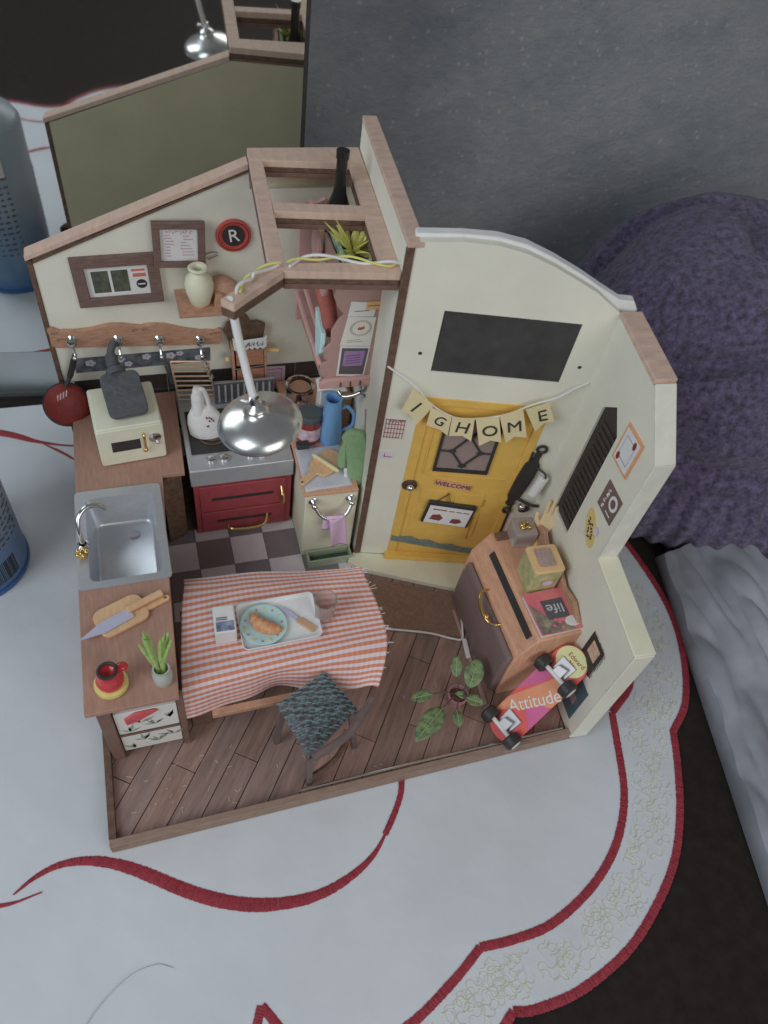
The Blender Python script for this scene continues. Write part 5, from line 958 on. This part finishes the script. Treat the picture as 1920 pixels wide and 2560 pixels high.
# ================================================================== DINING TABLE AND CLOTH
t = thing('dining_table', 'small brown wooden table under the orange gingham cloth joined to the counter', 'table', (8.8, 6.6, FZ))
bm = BM(); box(bm, 4.35, 12.9, 5.1, 8.7, 5.0, 5.2); obj('tabletop', bm, darkwood, t, bev=.03)
for x_, y_ in ((4.9, 5.3), (12.6, 5.4), (4.9, 8.5), (12.6, 8.5)): bm = BM(); box(bm, x_-.25, x_+.25, y_-.25, y_+.25, FZ, 5.0); obj('leg', bm, darkwood, t, bev=.03)
bm = BM(); box(bm, 5.16, 12.35, 4.0, 4.35, 2.9, 3.25); obj('stretcher', bm, rackw, t, bev=.03)
bm = BM(); box(bm, 4.2, 5.15, 4.85, 5.0, FZ, 4.98); obj('end_panel', bm, darkwood, t, bev=.03)
gm = bpy.data.materials.new('orange_gingham'); gm.use_nodes = True; nt = gm.node_tree; N = nt.nodes; L = nt.links; b = N['Principled BSDF']; b.inputs['Roughness'].default_value = .85
uv = N.new('ShaderNodeUVMap'); sp = N.new('ShaderNodeSeparateXYZ'); L.new(uv.outputs[0], sp.inputs[0])
def band(out, freq, lo, hi):
    m1 = N.new('ShaderNodeMath'); m1.operation = 'MULTIPLY'; m1.inputs[1].default_value = freq; L.new(out, m1.inputs[0])
    m2 = N.new('ShaderNodeMath'); m2.operation = 'FRACT'; L.new(m1.outputs[0], m2.inputs[0])
    m3 = N.new('ShaderNodeMath'); m3.operation = 'GREATER_THAN'; m3.inputs[1].default_value = .5; L.new(m2.outputs[0], m3.inputs[0])
    m4 = N.new('ShaderNodeMath'); m4.operation = 'MULTIPLY'; m4.inputs[1].default_value = hi; L.new(m3.outputs[0], m4.inputs[0]); return m4
h1 = band(sp.outputs[1], 1/.325, 0, .78); h2 = band(sp.outputs[0], 1/.27, 0, .13)
ad = N.new('ShaderNodeMath'); L.new(h1.outputs[0], ad.inputs[0]); L.new(h2.outputs[0], ad.inputs[1])
rp = N.new('ShaderNodeValToRGB'); L.new(ad.outputs[0], rp.inputs[0]); rp.color_ramp.elements[0].color = (*S3(172, 160, 166), 1); rp.color_ramp.elements[1].color = (*S3(166, 96, 66), 1); rp.color_ramp.elements[1].position = .88; L.new(rp.outputs[0], b.inputs[0])
wv = N.new('ShaderNodeTexWave'); wv.inputs['Scale'].default_value = 14; L.new(uv.outputs[0], wv.inputs[0]); bp = N.new('ShaderNodeBump'); bp.inputs['Strength'].default_value = .25; bp.inputs['Distance'].default_value = .03; L.new(wv.outputs[1], bp.inputs['Height']); L.new(bp.outputs[0], b.inputs['Normal'])
# cross sections from back hem to front hem at several x: (y,z)
xs_ = [0, .5, 1.0]
def gcloth(u, v):
    # control rows for v (back hem 0 -> front hem 1) at left / middle / right
    Lr = [(4.75, 11.0, 4.5), (4.72, 10.2, 5.0), (4.5, 8.9, 5.40), (4.3, 7.4, 5.42), (4.1, 5.9, 5.42), (4.0, 4.6, 5.38), (3.95, 4.25, 4.6), (3.92, 4.15, 3.3)]
    Mr = [(8.9, 10.3, 4.9), (8.9, 9.7, 5.15), (8.9, 8.95, 5.40), (8.9, 7.5, 5.42), (8.9, 6.0, 5.42), (8.95, 4.9, 5.40), (8.95, 4.58, 4.6), (8.95, 4.5, 3.35)]
    Rr = [(13.5, 9.35, 5.42), (13.55, 9.1, 5.42), (13.6, 8.5, 5.42), (13.75, 7.2, 5.40), (13.8, 6.0, 5.35), (13.7, 5.0, 5.25), (13.3, 3.9, 4.9), (12.85, 3.0, 4.35)]
    k = v*7; i = min(int(k), 6); f = k-i
    def cr(R):
        P = [Vector(R[max(i-1, 0)]), Vector(R[i]), Vector(R[i+1]), Vector(R[min(i+2, 7)])]
        return .5*((2*P[1])+(P[2]-P[0])*f+(2*P[0]-5*P[1]+4*P[2]-P[3])*f*f+(3*P[1]-P[0]-3*P[2]+P[3])*f**3)
    l_, m_, r_ = cr(Lr), cr(Mr), cr(Rr)
    p = l_*(1-u)*(1-2*u)+m_*4*u*(1-u)+r_*u*(2*u-1)
    off = .0
    if v > .75: off = (v-.75)*4*(.16*sin(u*11)+.08*sin(u*23+1))
    if v < .28: off = (.28-v)*2*(.12*sin(u*9+1))
    p += Vector((0, -off, abs(off)*.1+.012*sin(u*17+v*9)))
    if u > .97 and int(v*160) % 2: p.x += .05
    return p
bm = BM(); nu, nv = 90, 160; grid = [[bm.verts.new(gcloth(i/nu, j/nv)) for j in range(nv+1)] for i in range(nu+1)]
uvl = bm.loops.layers.uv.new('UVMap'); arc = [0]
for j in range(nv): arc.append(arc[-1]+(grid[45][j+1].co-grid[45][j].co).length)
for i in range(nu):
    for j in range(nv):
        f = bm.faces.new((grid[i][j], grid[i+1][j], grid[i+1][j+1], grid[i][j+1]))
        for l_, (a_, c_) in zip(f.loops, ((i, j), (i+1, j), (i+1, j+1), (i, j+1))): l_[uvl].uv = (a_/nu*9.4, arc[c_])
go = obj('gingham_cloth', bm, gm, label='orange and white gingham cloth draped over the small dining table', cat='tablecloth'); solid(go, .05)
t = thing('loose_threads', 'frayed white threads sticking out of the right hem of the gingham cloth', 'threads', (13.8, 6, 5.3)); bm = BM(); random.seed(9)
for k in range(26): p = gcloth(1, random.uniform(.1, .98)); tube(bm, [p, p+Vector((random.uniform(.08, .3), random.uniform(-.08, .12), random.uniform(-.05, .1)))], .014, 4)
obj('thread', bm, paperw, t)
# tray and things
t = thing('white_tray', 'white rectangular tray in the middle of the gingham table', 'tray', (8.8, 7, 5.45))
trp = rrect(6.92, 10.7, 5.72, 8.24, .25, 5)
bm = BM(); n = len(trp); c0 = Vector((8.81, 6.98))
def rr(s, z): return [bm.verts.new((c0.x+(x-c0.x)*s[0], c0.y+(y-c0.y)*s[1]+(x-c0.x)*.012, z)) for x, y in trp]
A_ = [rr((.95, .93), 5.46), rr((1, 1), 5.75), rr((.985, .98), 5.77), rr((.93, .90), 5.54)]
for a_, b_ in zip(A_, A_[1:]):
    for k in range(n): bm.faces.new((a_[k], a_[(k+1) % n], b_[(k+1) % n], b_[k]))
bm.faces.new(A_[0]); bm.faces.new(A_[-1]); obj('tray', bm, white, t)
t = thing('croissant_plate', 'pale blue plate with a dotted floral rim on the left of the white tray', 'plate', (8.0, 6.85, 5.55)); pc = Vector((8.05, 6.88, 5.56))
bm = BM(); lathe(bm, [(0, 0), (.7, 0), (1.05, .16), (1.1, .2), (1.05, .21), (.7, .07), (0, .06)], pc, seg=44); obj('plate', bm, M('pale_blue_glaze', (140, 168, 172), .3, .04), t)
for k in range(14):
    an = k*2*pi/14; bm = BM(); f_ = Fr(pc+Vector((cos(an)*.88, sin(an)*.88, .155)), (cos(an), sin(an), .3), (-sin(an), cos(an), 0)); prism(bm, f_, disc(0, 0, .1, 8, .05) if k % 2 else disc(0, 0, .06, 8), 0, .02); obj('rim_motif', bm, M('olive_motif', (162, 158, 84), .5) if k % 2 else M('rose_motif', (158, 96, 112), .5), t, flat=True)
t = thing('croissant', 'golden orange ridged croissant on the pale blue plate', 'croissant', (8.1, 6.8, 5.65))
P = smooth([(7.75, 7.55, 5.78), (7.72, 7.1, 5.86), (8.0, 6.7, 5.92), (8.45, 6.5, 5.86), (8.85, 6.45, 5.78)], 9); n = len(P)
bm = BM(); tube(bm, P, [.08+.27*sin(pi*(i+.6)/(n+.2))**.7*(1-.16*((i % 6) > 4)) for i in range(n)], 14); obj('pastry', bm, M('baked_crust', (196, 98, 58), .42, .25, 3, .3, 8, col2=(210, 134, 92)), t)
t = thing('butter_knife', 'small spreading knife with a brown handle on the right of the white tray', 'knife', (9.9, 6.9, 5.6)); fk = Fr((9.95, 6.62, 5.58), (.68, -.73, 0), (.73, .68, 0))
bm = BM(); prism(bm, fk, rrect(-.35, .62, -.16, .16, .07), 0, .14); obj('handle', bm, M('tan_handle', (150, 116, 86), .5, .1), t, bev=.03)
bm = BM(); prism(bm, fk, [(-.35, -.08), (-.35, .1), (-.9, .2), (-1.5, .1), (-1.55, -.06), (-.9, -.1)], .03, .07); obj('blade', bm, M('pale_blade', (1, 1, 1)), t)
t = thing('milk_carton', 'white milk carton with a blue picture lying on the left of the gingham table', 'carton', (6.25, 7.2, 5.45))
fmk = Fr((6.28, 7.15, 5.46), (1, -.05, 0), (.05, 1, 0))
bm = BM(); box(bm, -.5, .5, -.75, .7, 0, 1.05); bmesh.ops.transform(bm, matrix=Matrix((fmk.u, fmk.v, fmk.n)).transposed().to_4x4(), verts=bm.verts); bmesh.ops.translate(bm, vec=fmk.o, verts=bm.verts); obj('carton', bm, white, t, bev=.08, seg=3)
bm = BM(); prism(bm, fmk, rect(-.4, .4, -.68, -.18), 1.052, 1.065); obj('blue_picture', bm, M('slate_blue_print', (74, 84, 108), .6, .5, 3, col2=(120, 132, 156)), t, flat=True)
bm = BM(); lines(bm, fmk, -.38, .2, [-.1, .0], .05, 1.05, .1); obj('printed_text', bm, inkg, t, flat=True)
t = thing('pink_glass', 'faceted pale pink drinking glass behind the right end of the white tray', 'glass', (11.0, 6.95, 5.45))
bm = BM(); lathe(bm, [(0, 0), (.42, 0), (.46, .1), (.5, .8), (.58, 1.45), (.54, 1.46), (.45, .8), (.4, .16), (0, .14)], (11.0, 6.95, 5.45), seg=10); obj('glass', bm, pglass, t, flat=True)

# ================================================================== CHAIR
t = thing('woven_chair', 'brown wooden chair with a blue grey woven cushion at the front of the table', 'chair', (10.2, 2.9, FZ))
wvm = bpy.data.materials.new('teal_woven'); wvm.use_nodes = True; nt = wvm.node_tree; N = nt.nodes; L = nt.links; b = N['Principled BSDF']; b.inputs['Roughness'].default_value = .85
tc = N.new('ShaderNodeTexCoord'); br = N.new('ShaderNodeTexBrick'); br.inputs['Scale'].default_value = 3.6; br.inputs['Mortar Size'].default_value = .06; br.inputs['Brick Width'].default_value = .9; br.inputs['Row Height'].default_value = .42
br.inputs['Color1'].default_value = (*S3(80, 96, 102), 1); br.inputs['Color2'].default_value = (*S3(58, 55, 60), 1); br.inputs['Mortar'].default_value = (*S3(68, 52, 52), 1); L.new(tc.outputs['Object'], br.inputs[0])
nz = N.new('ShaderNodeTexNoise'); nz.inputs['Scale'].default_value = 6; L.new(tc.outputs['Object'], nz.inputs[0]); mx = N.new('ShaderNodeMixRGB'); mx.blend_type = 'MULTIPLY'; mx.inputs[0].default_value = .7; L.new(br.outputs[0], mx.inputs[1]); L.new(nz.outputs[0], mx.inputs[2]); mg = N.new('ShaderNodeMixRGB'); mg.blend_type = 'MULTIPLY'; mg.inputs[0].default_value = 1; mg.inputs[2].default_value = (1.7, 1.7, 1.7, 1); L.new(mx.outputs[0], mg.inputs[1]); L.new(mg.outputs[0], b.inputs[0])
sq = [(8.02, 3.32), (10.5, 4.42), (11.58, 2.3), (8.9, .52)]
cc = Vector((sum(p[0] for p in sq)/4, sum(p[1] for p in sq)/4))
bm = BM(); prism(bm, GR, [(cc.x+(x-cc.x)*.98, cc.y+(y-cc.y)*.98) for x, y in sq][::-1], 4.25, 4.5); obj('seat', bm, darkwood, t, bev=.06)
def cush(u, v):
    q = bilerp([(x, y, 0) for x, y in sq], u, v); e = min(1, 6*min(u, 1-u, v, 1-v)+.0); q.z = 4.52+.36*(e**.5 if e > 0 else 0)+.05*sin(u*26)*sin(v*26)*e+.035*noise.noise(q*4); return q
bm = BM(); sheet(bm, cush, 90, 90); obj('cushion', bm, wvm, t)
bm = BM(); 
for i in range(13):
    for j in range(8):
        u_, v_ = (i+.5)/13, (j+.35+.3*(i % 2))/8; p = cush(min(u_, .96), min(v_, .95)); r_ = .13; d_ = (Vector(sq[2])-Vector(sq[1])).normalized()
        tube(bm, smooth([p+Vector((-.16, .03, -.02)), p+Vector((0, 0, .055)), p+Vector((.16, -.03, -.02))], 3), .045, 5)
obj('woven_threads', bm, M('teal_thread', (84, 102, 104), .85, .3, 3), t)
chw = M('chair_wood', (84, 70, 68), .6, .18, 1.5, .1, 10, stretch=(1, 1, 4))
for (x_, y_), (fx, fy) in zip(sq, ((7.95, 3.1), (10.8, 4.9), (11.9, 1.9), (9.2, .75))):
    bm = BM(); s_ = (Vector((x_, y_))-cc)*.86+cc; tube(bm, [(fx+(s_.x-fx)*.25, fy+(s_.y-fy)*.25, FZ), (s_.x, s_.y, 4.3)], [.18, .24], 4); obj('leg', bm, chw, t, bev=.03)
P0, P1 = Vector((11.6, 2.15, 4.3)), Vector((9.0, .5, 4.3)); bdir = (P1-P0).normalized(); bo = Vector((.5, -.85, 0)).normalized()
for q, z_ in ((P0, 0), (P1, 1)): bm = BM(); tube(bm, smooth([q, q+bo*.25+Vector((0, 0, .8)), q+bo*.4+Vector((0, 0, 1.6))], 4), .14, 6); obj('back_post', bm, chw, t)
for h_, w_, ex in ((1.65, .2, .3), (.9, .1, .0)):
    bm = BM(); A_ = P0+bo*(.2*h_)-bdir*ex+Vector((0, 0, h_)); B_ = P1+bo*(.2*h_)+bdir*ex+Vector((0, 0, h_)); mid_ = (A_+B_)/2+bo*.35
    tube(bm, smooth([A_, mid_, B_], 8), w_, 8); obj('back_rail', bm, chw, t)
bm = BM()
for k in range(1, 4): A_ = P0.lerp(P1, k/4)+bo*.35; tube(bm, [A_+Vector((0, 0, .1)), A_+bo*.1+Vector((0, 0, 1.6))], .07, 6)
obj('back_slats', bm, chw, t)
bm = BM(); A_, B_ = P0+Vector((-.1, .1, -2.9)), P1+Vector((.1, .2, -2.9)); tube(bm, smooth([A_, (A_+B_)/2+bo*.25, B_], 6), .16, 6); obj('stretcher', bm, burnt, t)

# ================================================================== SIDEBOARD AND THINGS
t = thing('sideboard', 'tan wooden sideboard with grey brown door and black slot, by the right wall', 'sideboard', (21.6, 6.5, FZ))
SB = Fr((0, 3.1, 0), (1, 0, 0), (0, 0, 1))
bm = BM(); prism(bm, SB, [(20.0, FZ), (23.0, FZ), (23.35, 6.0), (20.85, 6.0), (20.05, 4.7), (19.95, 3.5)], -6.7, 0); obj('carcass', bm, tanw, t, bev=.06)
bm = BM(); prism(bm, SB, [(20.02, FZ+.1), (19.98, 4.4), (19.7, 4.2), (19.55, 3.4), (19.5, 2), (19.6, FZ+.12)], -6.2, -.12); obj('door', bm, M('grey_brown_leather', (92, 76, 74), .5, .08, 1, .05, 10), t, bev=.14, seg=3)
fsl = Fr((20.05, 3.1, 4.7), (0, 1, 0), Vector((.8, 0, 1.3))); 
bm = BM(); prism(bm, fsl, rect(.45, 5.6, .95, 1.3), -.0+.0, .03) if fsl.n.x < 0 else prism(bm, fsl, rect(.45, 5.6, .95, 1.3), -.1, -.0)
for v in bm.verts: v.co += Vector((-.02, 0, .012))
obj('black_slot', bm, black, t)
bm = BM(); prism(bm, fsl, rect(.1, 6.5, -.1, .12), -.03, .06); obj('door_rail', bm, tanw, t, bev=.03)
bm = BM(); tube(bm, smooth([(20.1, 7.1, 4.75), (19.55, 7.0, 4.8), (19.3, 6.3, 4.6), (19.35, 5.6, 4.5), (19.6, 5.2, 4.5), (20.05, 5.1, 4.55)], 6), [.06]*8+[.1]*14+[.06]*9, 10); ball(bm, (19.4, 5.7, 4.52), .16, n=6); obj('gold_handle', bm, gold, t)
bm = BM(); box(bm, 21.0, 23.3, 9.2, 9.7, 6.0, 6.15); obj('back_lip', bm, darkwood, t, bev=.03)
bm = BM(); prism(bm, Fr((23.1, 0, 0), (0, 1, 0), (0, 0, 1)), [(3.3, 6.0), (9.4, 6.0), (9.3, 7.2), (8.4, 7.4), (7.8, 7.0), (6.6, 7.3), (5.4, 6.7), (4.4, 6.9), (3.5, 6.4)], -.12, .12); obj('scalloped_back', bm, rackw, t, bev=.04)
t = thing('ring_box', 'small clear box with gold jewellery on the back of the sideboard', 'box', (22.3, 9.2, 6.0)); fx = Fr((22.3, 9.15, 6.0), (.99, -.1, 0), (.1, .99, 0))
bm = BM(); prism(bm, fx, rrect(-.62, .62, -.6, .6, .12), 0.01, 1.1); obj('box', bm, M('pinkish_clear', (.86, .76, .74), .15, .02, trans=.55), t, bev=.04)
bm = BM(); random.seed(4)
for k in range(8): ball(bm, fx.p(random.uniform(-.25, .25), random.uniform(-.2, .25), 1.15+random.random()*.08), random.uniform(.08, .16), n=5)
obj('gold_jewels', bm, gold, t)
t = thing('wooden_hand', 'peach wooden hand shaped ring holder standing behind the tea box', 'hand ornament', (23.1, 8.4, 6.0))
hm = M('peach_wood', (204, 148, 112), .5, .06, 1)
palm = Vector((23.45, 8.95, 7.4)); ud = Vector((.30, .28, .9)).normalized(); sd = Vector((.75, -.62, -.05)).normalized(); nd_ = ud.cross(sd)
bm = BM(); FH = Fr(palm, sd, ud); prism(bm, FH, [(-.26, -1.6), (.22, -1.6), (.25, -.5), (.42, 0), (.42, .55), (-.4, .55), (-.42, 0), (-.3, -.6)], -.11, .11); ob = obj('palm', bm, hm, t, bev=.08, seg=3)
for k, (x_, L0) in enumerate(((-.32, .75), (-.1, .95), (.13, .9), (.34, .66))):
    bm = BM(); A_ = FH.p(x_, .45, 0); B_ = FH.p(x_*1.15, .45+L0*.55, .02); C_ = FH.p(x_*1.25, .45+L0, -.06); tube(bm, smooth([A_, B_, C_], 4), [.125]*5+[.115]*3+[.06], 10); obj('finger', bm, hm, t)
bm = BM(); tube(bm, smooth([FH.p(-.3, -.35, 0), FH.p(-.62, .0, .08), FH.p(-.72, .42, .12)], 4), [.15]*5+[.12]*3+[.07], 10); obj('thumb', bm, hm, t)
t = thing('tea_box', 'green printed box with an orange lid and wire mesh top on the sideboard', 'box', (22.1, 6.6, 6.0)); fx = Fr((22.1, 6.55, 6.0), (.99, -.06, 0), (.06, .99, 0))
bm = BM(); prism(bm, fx, rrect(-.8, .8, -.8, .8, .15), .01, 1.7); obj('box', bm, M('green_print', (130, 150, 96), .5, .35, 1.6, col2=(166, 150, 110)), t, bev=.03)
bm = BM(); prism(bm, fx, rrect(-.83, .83, -.83, .83, .2), 1.71, 1.88); obj('lid', bm, M('orange_lid', (200, 138, 96), .5, .05), t, bev=.05)
bm = BM(); prism(bm, fx, rrect(-.45, .4, -.5, .55, .08), 1.9, 1.96); obj('mesh_patch', bm, M('grey_mesh', (128, 110, 106), .7, .3, 9), t)
bm = BM(); prism(bm, Fr(fx.p(0, -.85, 0), fx.u, (0, 0, 1)), disc(.1, .9, .3, 16, .2), .0, .02); obj('label_spot', bm, lilac, t, flat=True)
t = thing('pink_book', 'square pink and orange book with a black label reading life on the sideboard', 'book', (22.1, 4.45, 6.0)); fx = Fr((22.08, 4.45, 6.02), (.995, .02, 0), (-.02, .995, 0))
bm = BM(); prism(bm, fx, rect(-1.12, 1.14, -1.2, 1.15), 0, .26); obj('pages', bm, paperw, t, bev=.02)
bm = BM(); prism(bm, fx, rect(-1.16, 1.18, -1.24, 1.19), .262, .31); obj('cover', bm, M('hot_pink_cover', (188, 66, 96), .5, .15, 1.2, col2=(200, 96, 90)), t, bev=.015)
bm = BM(); prism(bm, fx, rect(-.45, .75, -.5, .6), .311, .33); obj('black_label', bm, inkg, t, flat=True)
bm = BM(); text(bm, 'life', fx, .15, .08, .75, .34, .015, rot=pi-.05, sx=1.1); obj('lettering', bm, greyp, t, flat=True)
bm = BM(); prism(bm, fx, [(-1.1, -1.2), (.7, -1.2), (.4, -.75), (-.2, -.62), (-.6, -.1), (-1.1, .6)], .311, .322); obj('dark_foliage', bm, M('purple_foliage', (82, 66, 92), .6, .6, 2.2, col2=(130, 120, 96), detail=8), t, flat=True)
bm = BM(); prism(bm, fx, disc(.75, -.78, .42, 12, .3), .323, .335); obj('white_flower', bm, M('pale_pink_petal', (200, 160, 176), .6), t, flat=True)
bm = BM()
for x_, y_ in ((-.3, -.85), (.05, -.7), (.1, -1.0), (-.1, -.55)): prism(bm, fx, disc(x_, y_, .09, 8), .323, .333)
obj('pink_berries', bm, M('berry_pink', (180, 84, 104), .6), t, flat=True)

# skateboard leaning on the wall
t = thing('skateboard', 'red orange skateboard reading Attitude leaning upside against the low right wall', 'skateboard', (19.1, .9, FZ))
p0 = Vector((19.0, .85, .75)); p1 = Vector((23.05, 2.35, 5.5)); dL = (p1-p0).normalized(); wdir = Vector((-.34, .94, 0)); wdir = (wdir-dL*wdir.dot(dL)).normalized(); nn = dL.cross(wdir)
if nn.x > 0: nn = -nn
SKF = Fr(p0, dL, nn.cross(dL)); LEN = (p1-p0).length; hw = .95
if SKF.n.dot(nn) < 0: SKF.n = -SKF.n
vs = 1 if SKF.v.dot(Vector((0, 1, 0))) > 0 else -1       # vs*v points to the back edge
def deck_outline(n=14):
    out = []
    for k in range(n+1): an = -pi/2+pi*k/n; out.append((LEN-hw+hw*cos(an), hw*sin(an)))
    for k in range(n+1): an = pi/2+pi*k/n; out.append((hw*.8+hw*.8*cos(an), hw*sin(an)))
    return out
dk = deck_outline()
bm = BM(); prism(bm, SKF, dk, -.14, -.01); obj('deck', bm, M('deck_red', (176, 58, 56), .45, .08), t, bev=.02)
def deckpart(name, poly, m, t0=0.0):
    pl = clip(dk if sum(dk[i-1][0]*dk[i][1]-dk[i][0]*dk[i-1][1] for i in range(len(dk))) > 0 else dk[::-1], poly)
    if len(pl) > 2: bm = BM(); prism(bm, SKF, pl, t0-.008, t0+.004); obj(name, bm, m, t, flat=True)
def ccw(p): return p if sum(p[i-1][0]*p[i][1]-p[i][0]*p[i-1][1] for i in range(len(p))) > 0 else p[::-1]
sl_ = .60
def stripe(a_, b_): return ccw([(a_+sl_*hw*1.0, -hw*vs*-1*1.02*1), (b_+sl_*hw, hw*vs*1.02), (b_-sl_*hw-.0, -hw*vs*1.02), (a_-sl_*hw, -hw*vs*1.02)])
orm = M('deck_orange', (206, 104, 66), .45, .06); mgm = M('deck_magenta', (160, 62, 110), .45, .06)
deckpart('orange_band', ccw([(.9, hw*vs), (1.9, hw*vs), (4.9, -.2*vs), (5.0, -hw*vs), (3.3, -hw*vs)]), orm, .0)
deckpart('magenta_patch', ccw([(2.6, hw*vs), (4.2, hw*vs), (4.6, .1*vs), (3.6, .35*vs)]), mgm, .006)
deckpart('magenta_patch', ccw([(2.2, -.1*vs), (3.0, -.55*vs), (3.2, -hw*vs), (1.6, -hw*vs)]), mgm, .006)
bm = BM(); prism(bm, SKF, disc(LEN-.78, 0, .74, 28, .84), .0, .014); obj('yellow_end_label', bm, M('cream_yellow', (204, 168, 116), .5, .04), t, flat=True)
AT = Fr(SKF.p(2.62, .0, 0), SKF.u*cos(-.5)+SKF.v*vs*sin(-.5), SKF.v*vs*cos(-.5)-SKF.u*sin(-.5)); AT.n = SKF.n
bm = BM(); text(bm, 'Attitude', AT, .25, -.02, .92, .022, .02, rot=0, sx=.92); obj('attitude_lettering', bm, paperw, t, flat=True)
ED = Fr(SKF.p(LEN-.72, 0, 0), SKF.v*-vs, SKF.u); ED.n = SKF.n
bm = BM(); text(bm, 'Edward', ED, .15, .18, .34, .025, .012); text(bm, 'No', ED, .1, -.12, .3, .025, .012); obj('brown_script', bm, M('brown_script_ink', (120, 60, 44), .6), t, flat=True)
for s0 in (1.0, LEN-1.45):
    bm = BM(); prism(bm, SKF, [(s0-.42, -.42), (s0+.62, -.46), (s0+.62, .46), (s0-.42, .42)], .015, .14); prism(bm, SKF, [(s0-.42, -.3), (s0+.35, -.26), (s0+.2, .26), (s0-.42, .3)], .14, .46); tk = obj('truck', bm, M('grey_cast_metal', (136, 134, 138), .4, .1, metal=.5), t, bev=.03)
    bm = BM(); tube(bm, [SKF.p(s0-.3, -.95, .42), SKF.p(s0-.3, .95, .42)], .12, 10); obj('axle', bm, white, tk)
    for s_ in (-1, 1):
        bm = BM(); ax_ = SKF.v*s_; lathe(bm, [(.1, -.26), (.38, -.28), (.47, -.2), (.47, .2), (.38, .28), (.1, .26)], SKF.p(s0-.3, .86*s_, .42), ax_, 22); obj('wheel', bm, black, t)
        bm = BM(); lathe(bm, [(0, .1), (.3, .1), (.3, .29), (.1, .31), (0, .31)], SKF.p(s0-.3, .86*s_, .42), ax_, 16); obj('wheel_hub', bm, white, t)

# potted plant on floor
t = thing('potted_plant', 'small plant with variegated leaves in a pink pot on the plank floor', 'plant', (17.5, 3.2, FZ))
bm = BM(); lathe(bm, [(0, 0), (.34, 0), (.5, .85), (.56, .85), (.56, 1.0), (.46, 1.0), (.42, .8), (0, .75)], (17.6, 3.15, FZ), seg=30); obj('pot', bm, M('rose_pot', (142, 98, 104), .5, .06), t)
bm = BM(); lathe(bm, [(0, .9), (.2, .92), (.44, .82)], (17.6, 3.15, FZ)); obj('soil', bm, M('dark_red_soil', (84, 48, 44), .9, .4, 8, .5, 12), t)
def leaf(base, tip, wd, m, up_=Vector((0, 0, 1)), droop=.15):
    base, tip = Vector(base), Vector(tip); d_ = tip-base; L0 = d_.length; d_.normalize(); s_ = d_.cross(up_).normalized(); u_ = s_.cross(d_); bm = BM(); rows = []
    for i in range(9):
        f = i/8; w = wd*(sin(pi*min(1, f*.96+.02))**.75)*(1.15-.3*f); c_ = base+d_*L0*f+u_*(-droop*(f-.5)**2*4*L0*.3)
        rows.append([bm.verts.new(c_+s_*w*q+u_*abs(q)*w*.22) for q in (-1, -.5, 0, .5, 1)])
    for a_, b_ in zip(rows, rows[1:]):
        for k in range(4): bm.faces.new((a_[k], a_[k+1], b_[k+1], b_[k]))
    o = obj('leaf', bm, m, t); solid(o, .03)
    bm = BM(); cs = [base+d_*L0*i/8+u_*(-droop*(i/8-.5)**2*4*L0*.3)+u_*.035 for i in range(8)]; tube(bm, cs, .018, 5)
    for i in range(2, 7):
        w = wd*sin(pi*i/8)*.75
        for q in (-1, 1): tube(bm, [cs[i], cs[i]+s_*q*w*.8+d_*.14+u_*w*.2], .009, 4)
    obj('veins', bm, M('pale_vein', (126, 146, 104), .6), o, kind='stuff'); return o
c_ = Vector((17.6, 3.15, 1.35))
for tip, st, w in (((14.75, 3.0, 2.6), (15.95, 3.05, 2.5), .34), ((14.35, .9, 2.6), (16.3, 2.3, 2.4), .55), ((18.9, 4.3, 2.8), (17.95, 3.0, 2.4), .5), ((17.75, 4.7, 2.8), (17.5, 3.7, 2.4), .32), ((18.35, 2.0, 2.4), (17.7, 2.6, 2.2), .34), ((16.8, 1.2, 2.2), (17.0, 2.1, 2.1), .3), ((17.2, 2.9, 2.3), (17.9, 2.75, 1.9), .22)):
    bm = BM(); tube(bm, smooth([c_, (c_+Vector(st))/2+Vector((0, 0, .3)), st], 4), .045, 6); obj('stem', bm, M('dark_stem', (76, 62, 58), .6), t)
    leaf(st, tip, w, leafg)
# mat, bits
t = thing('doormat', 'plain brown woven doormat with a white cord edge in front of the doorstep', 'doormat', (17.7, 9, FZ))
bm = BM(); prism(bm, GR, [(15.2, 8.1), (19.3, 6.72), (20.35, 9.2), (14.75, 11.9)], FZ+.01, FZ+.07); obj('mat', bm, M('brown_weave', (104, 80, 66), .9, .18, 6, .5, 14), t, bev=.02)
bm = BM(); tube(bm, smooth([(13.8, 8.5, .62), (15.0, 8.18, .62), (17.4, 7.4, .62), (18.7, 6.75, .62), (19.25, 6.6, .62), (19.5, 7.2, .64), (19.75, 8.1, .64), (20.0, 8.9, .6)], 6), .06, 6); obj('white_cord', bm, M('white_cord', (1, 1, 1)), t)
bm = BM(); prism(bm, Fr((19.3, 5.9, FZ+.02), (.14, 1, 0), (-1, .14, 0)), rrect(-.5, .7, -.13, .13, .05), 0, .12); obj('white_stick', bm, paperw, label='small white peg on the floor in front of the sideboard door', cat='peg', bev=.03)
bm = BM(); prism(bm, GR, [(19.05, 2.6), (19.3, 2.6), (19.5, 8.5), (19.35, 8.5)], FZ+.01, .62); obj('pink_floor_strip', bm, pinkd, label='narrow pinkish wooden strip on the floor along the sideboard door', cat='wood strip', bev=.02)
bm = BM(); random.seed(21)
for k in range(46):
    x_, y_ = random.choice([(random.uniform(.8, 6), random.uniform(.6, 3.6)), (random.uniform(1, 22), random.uniform(.5, 6))]); an = random.uniform(0, 6.28); L0 = random.uniform(.06, .3)
    tube(bm, [(x_, y_, .515), (x_+cos(an)*L0, y_+sin(an)*L0, .53)], .009, 4)
obj('floor_lint', bm, paperw, H, kind='stuff')
print('objects', len(bpy.data.objects))
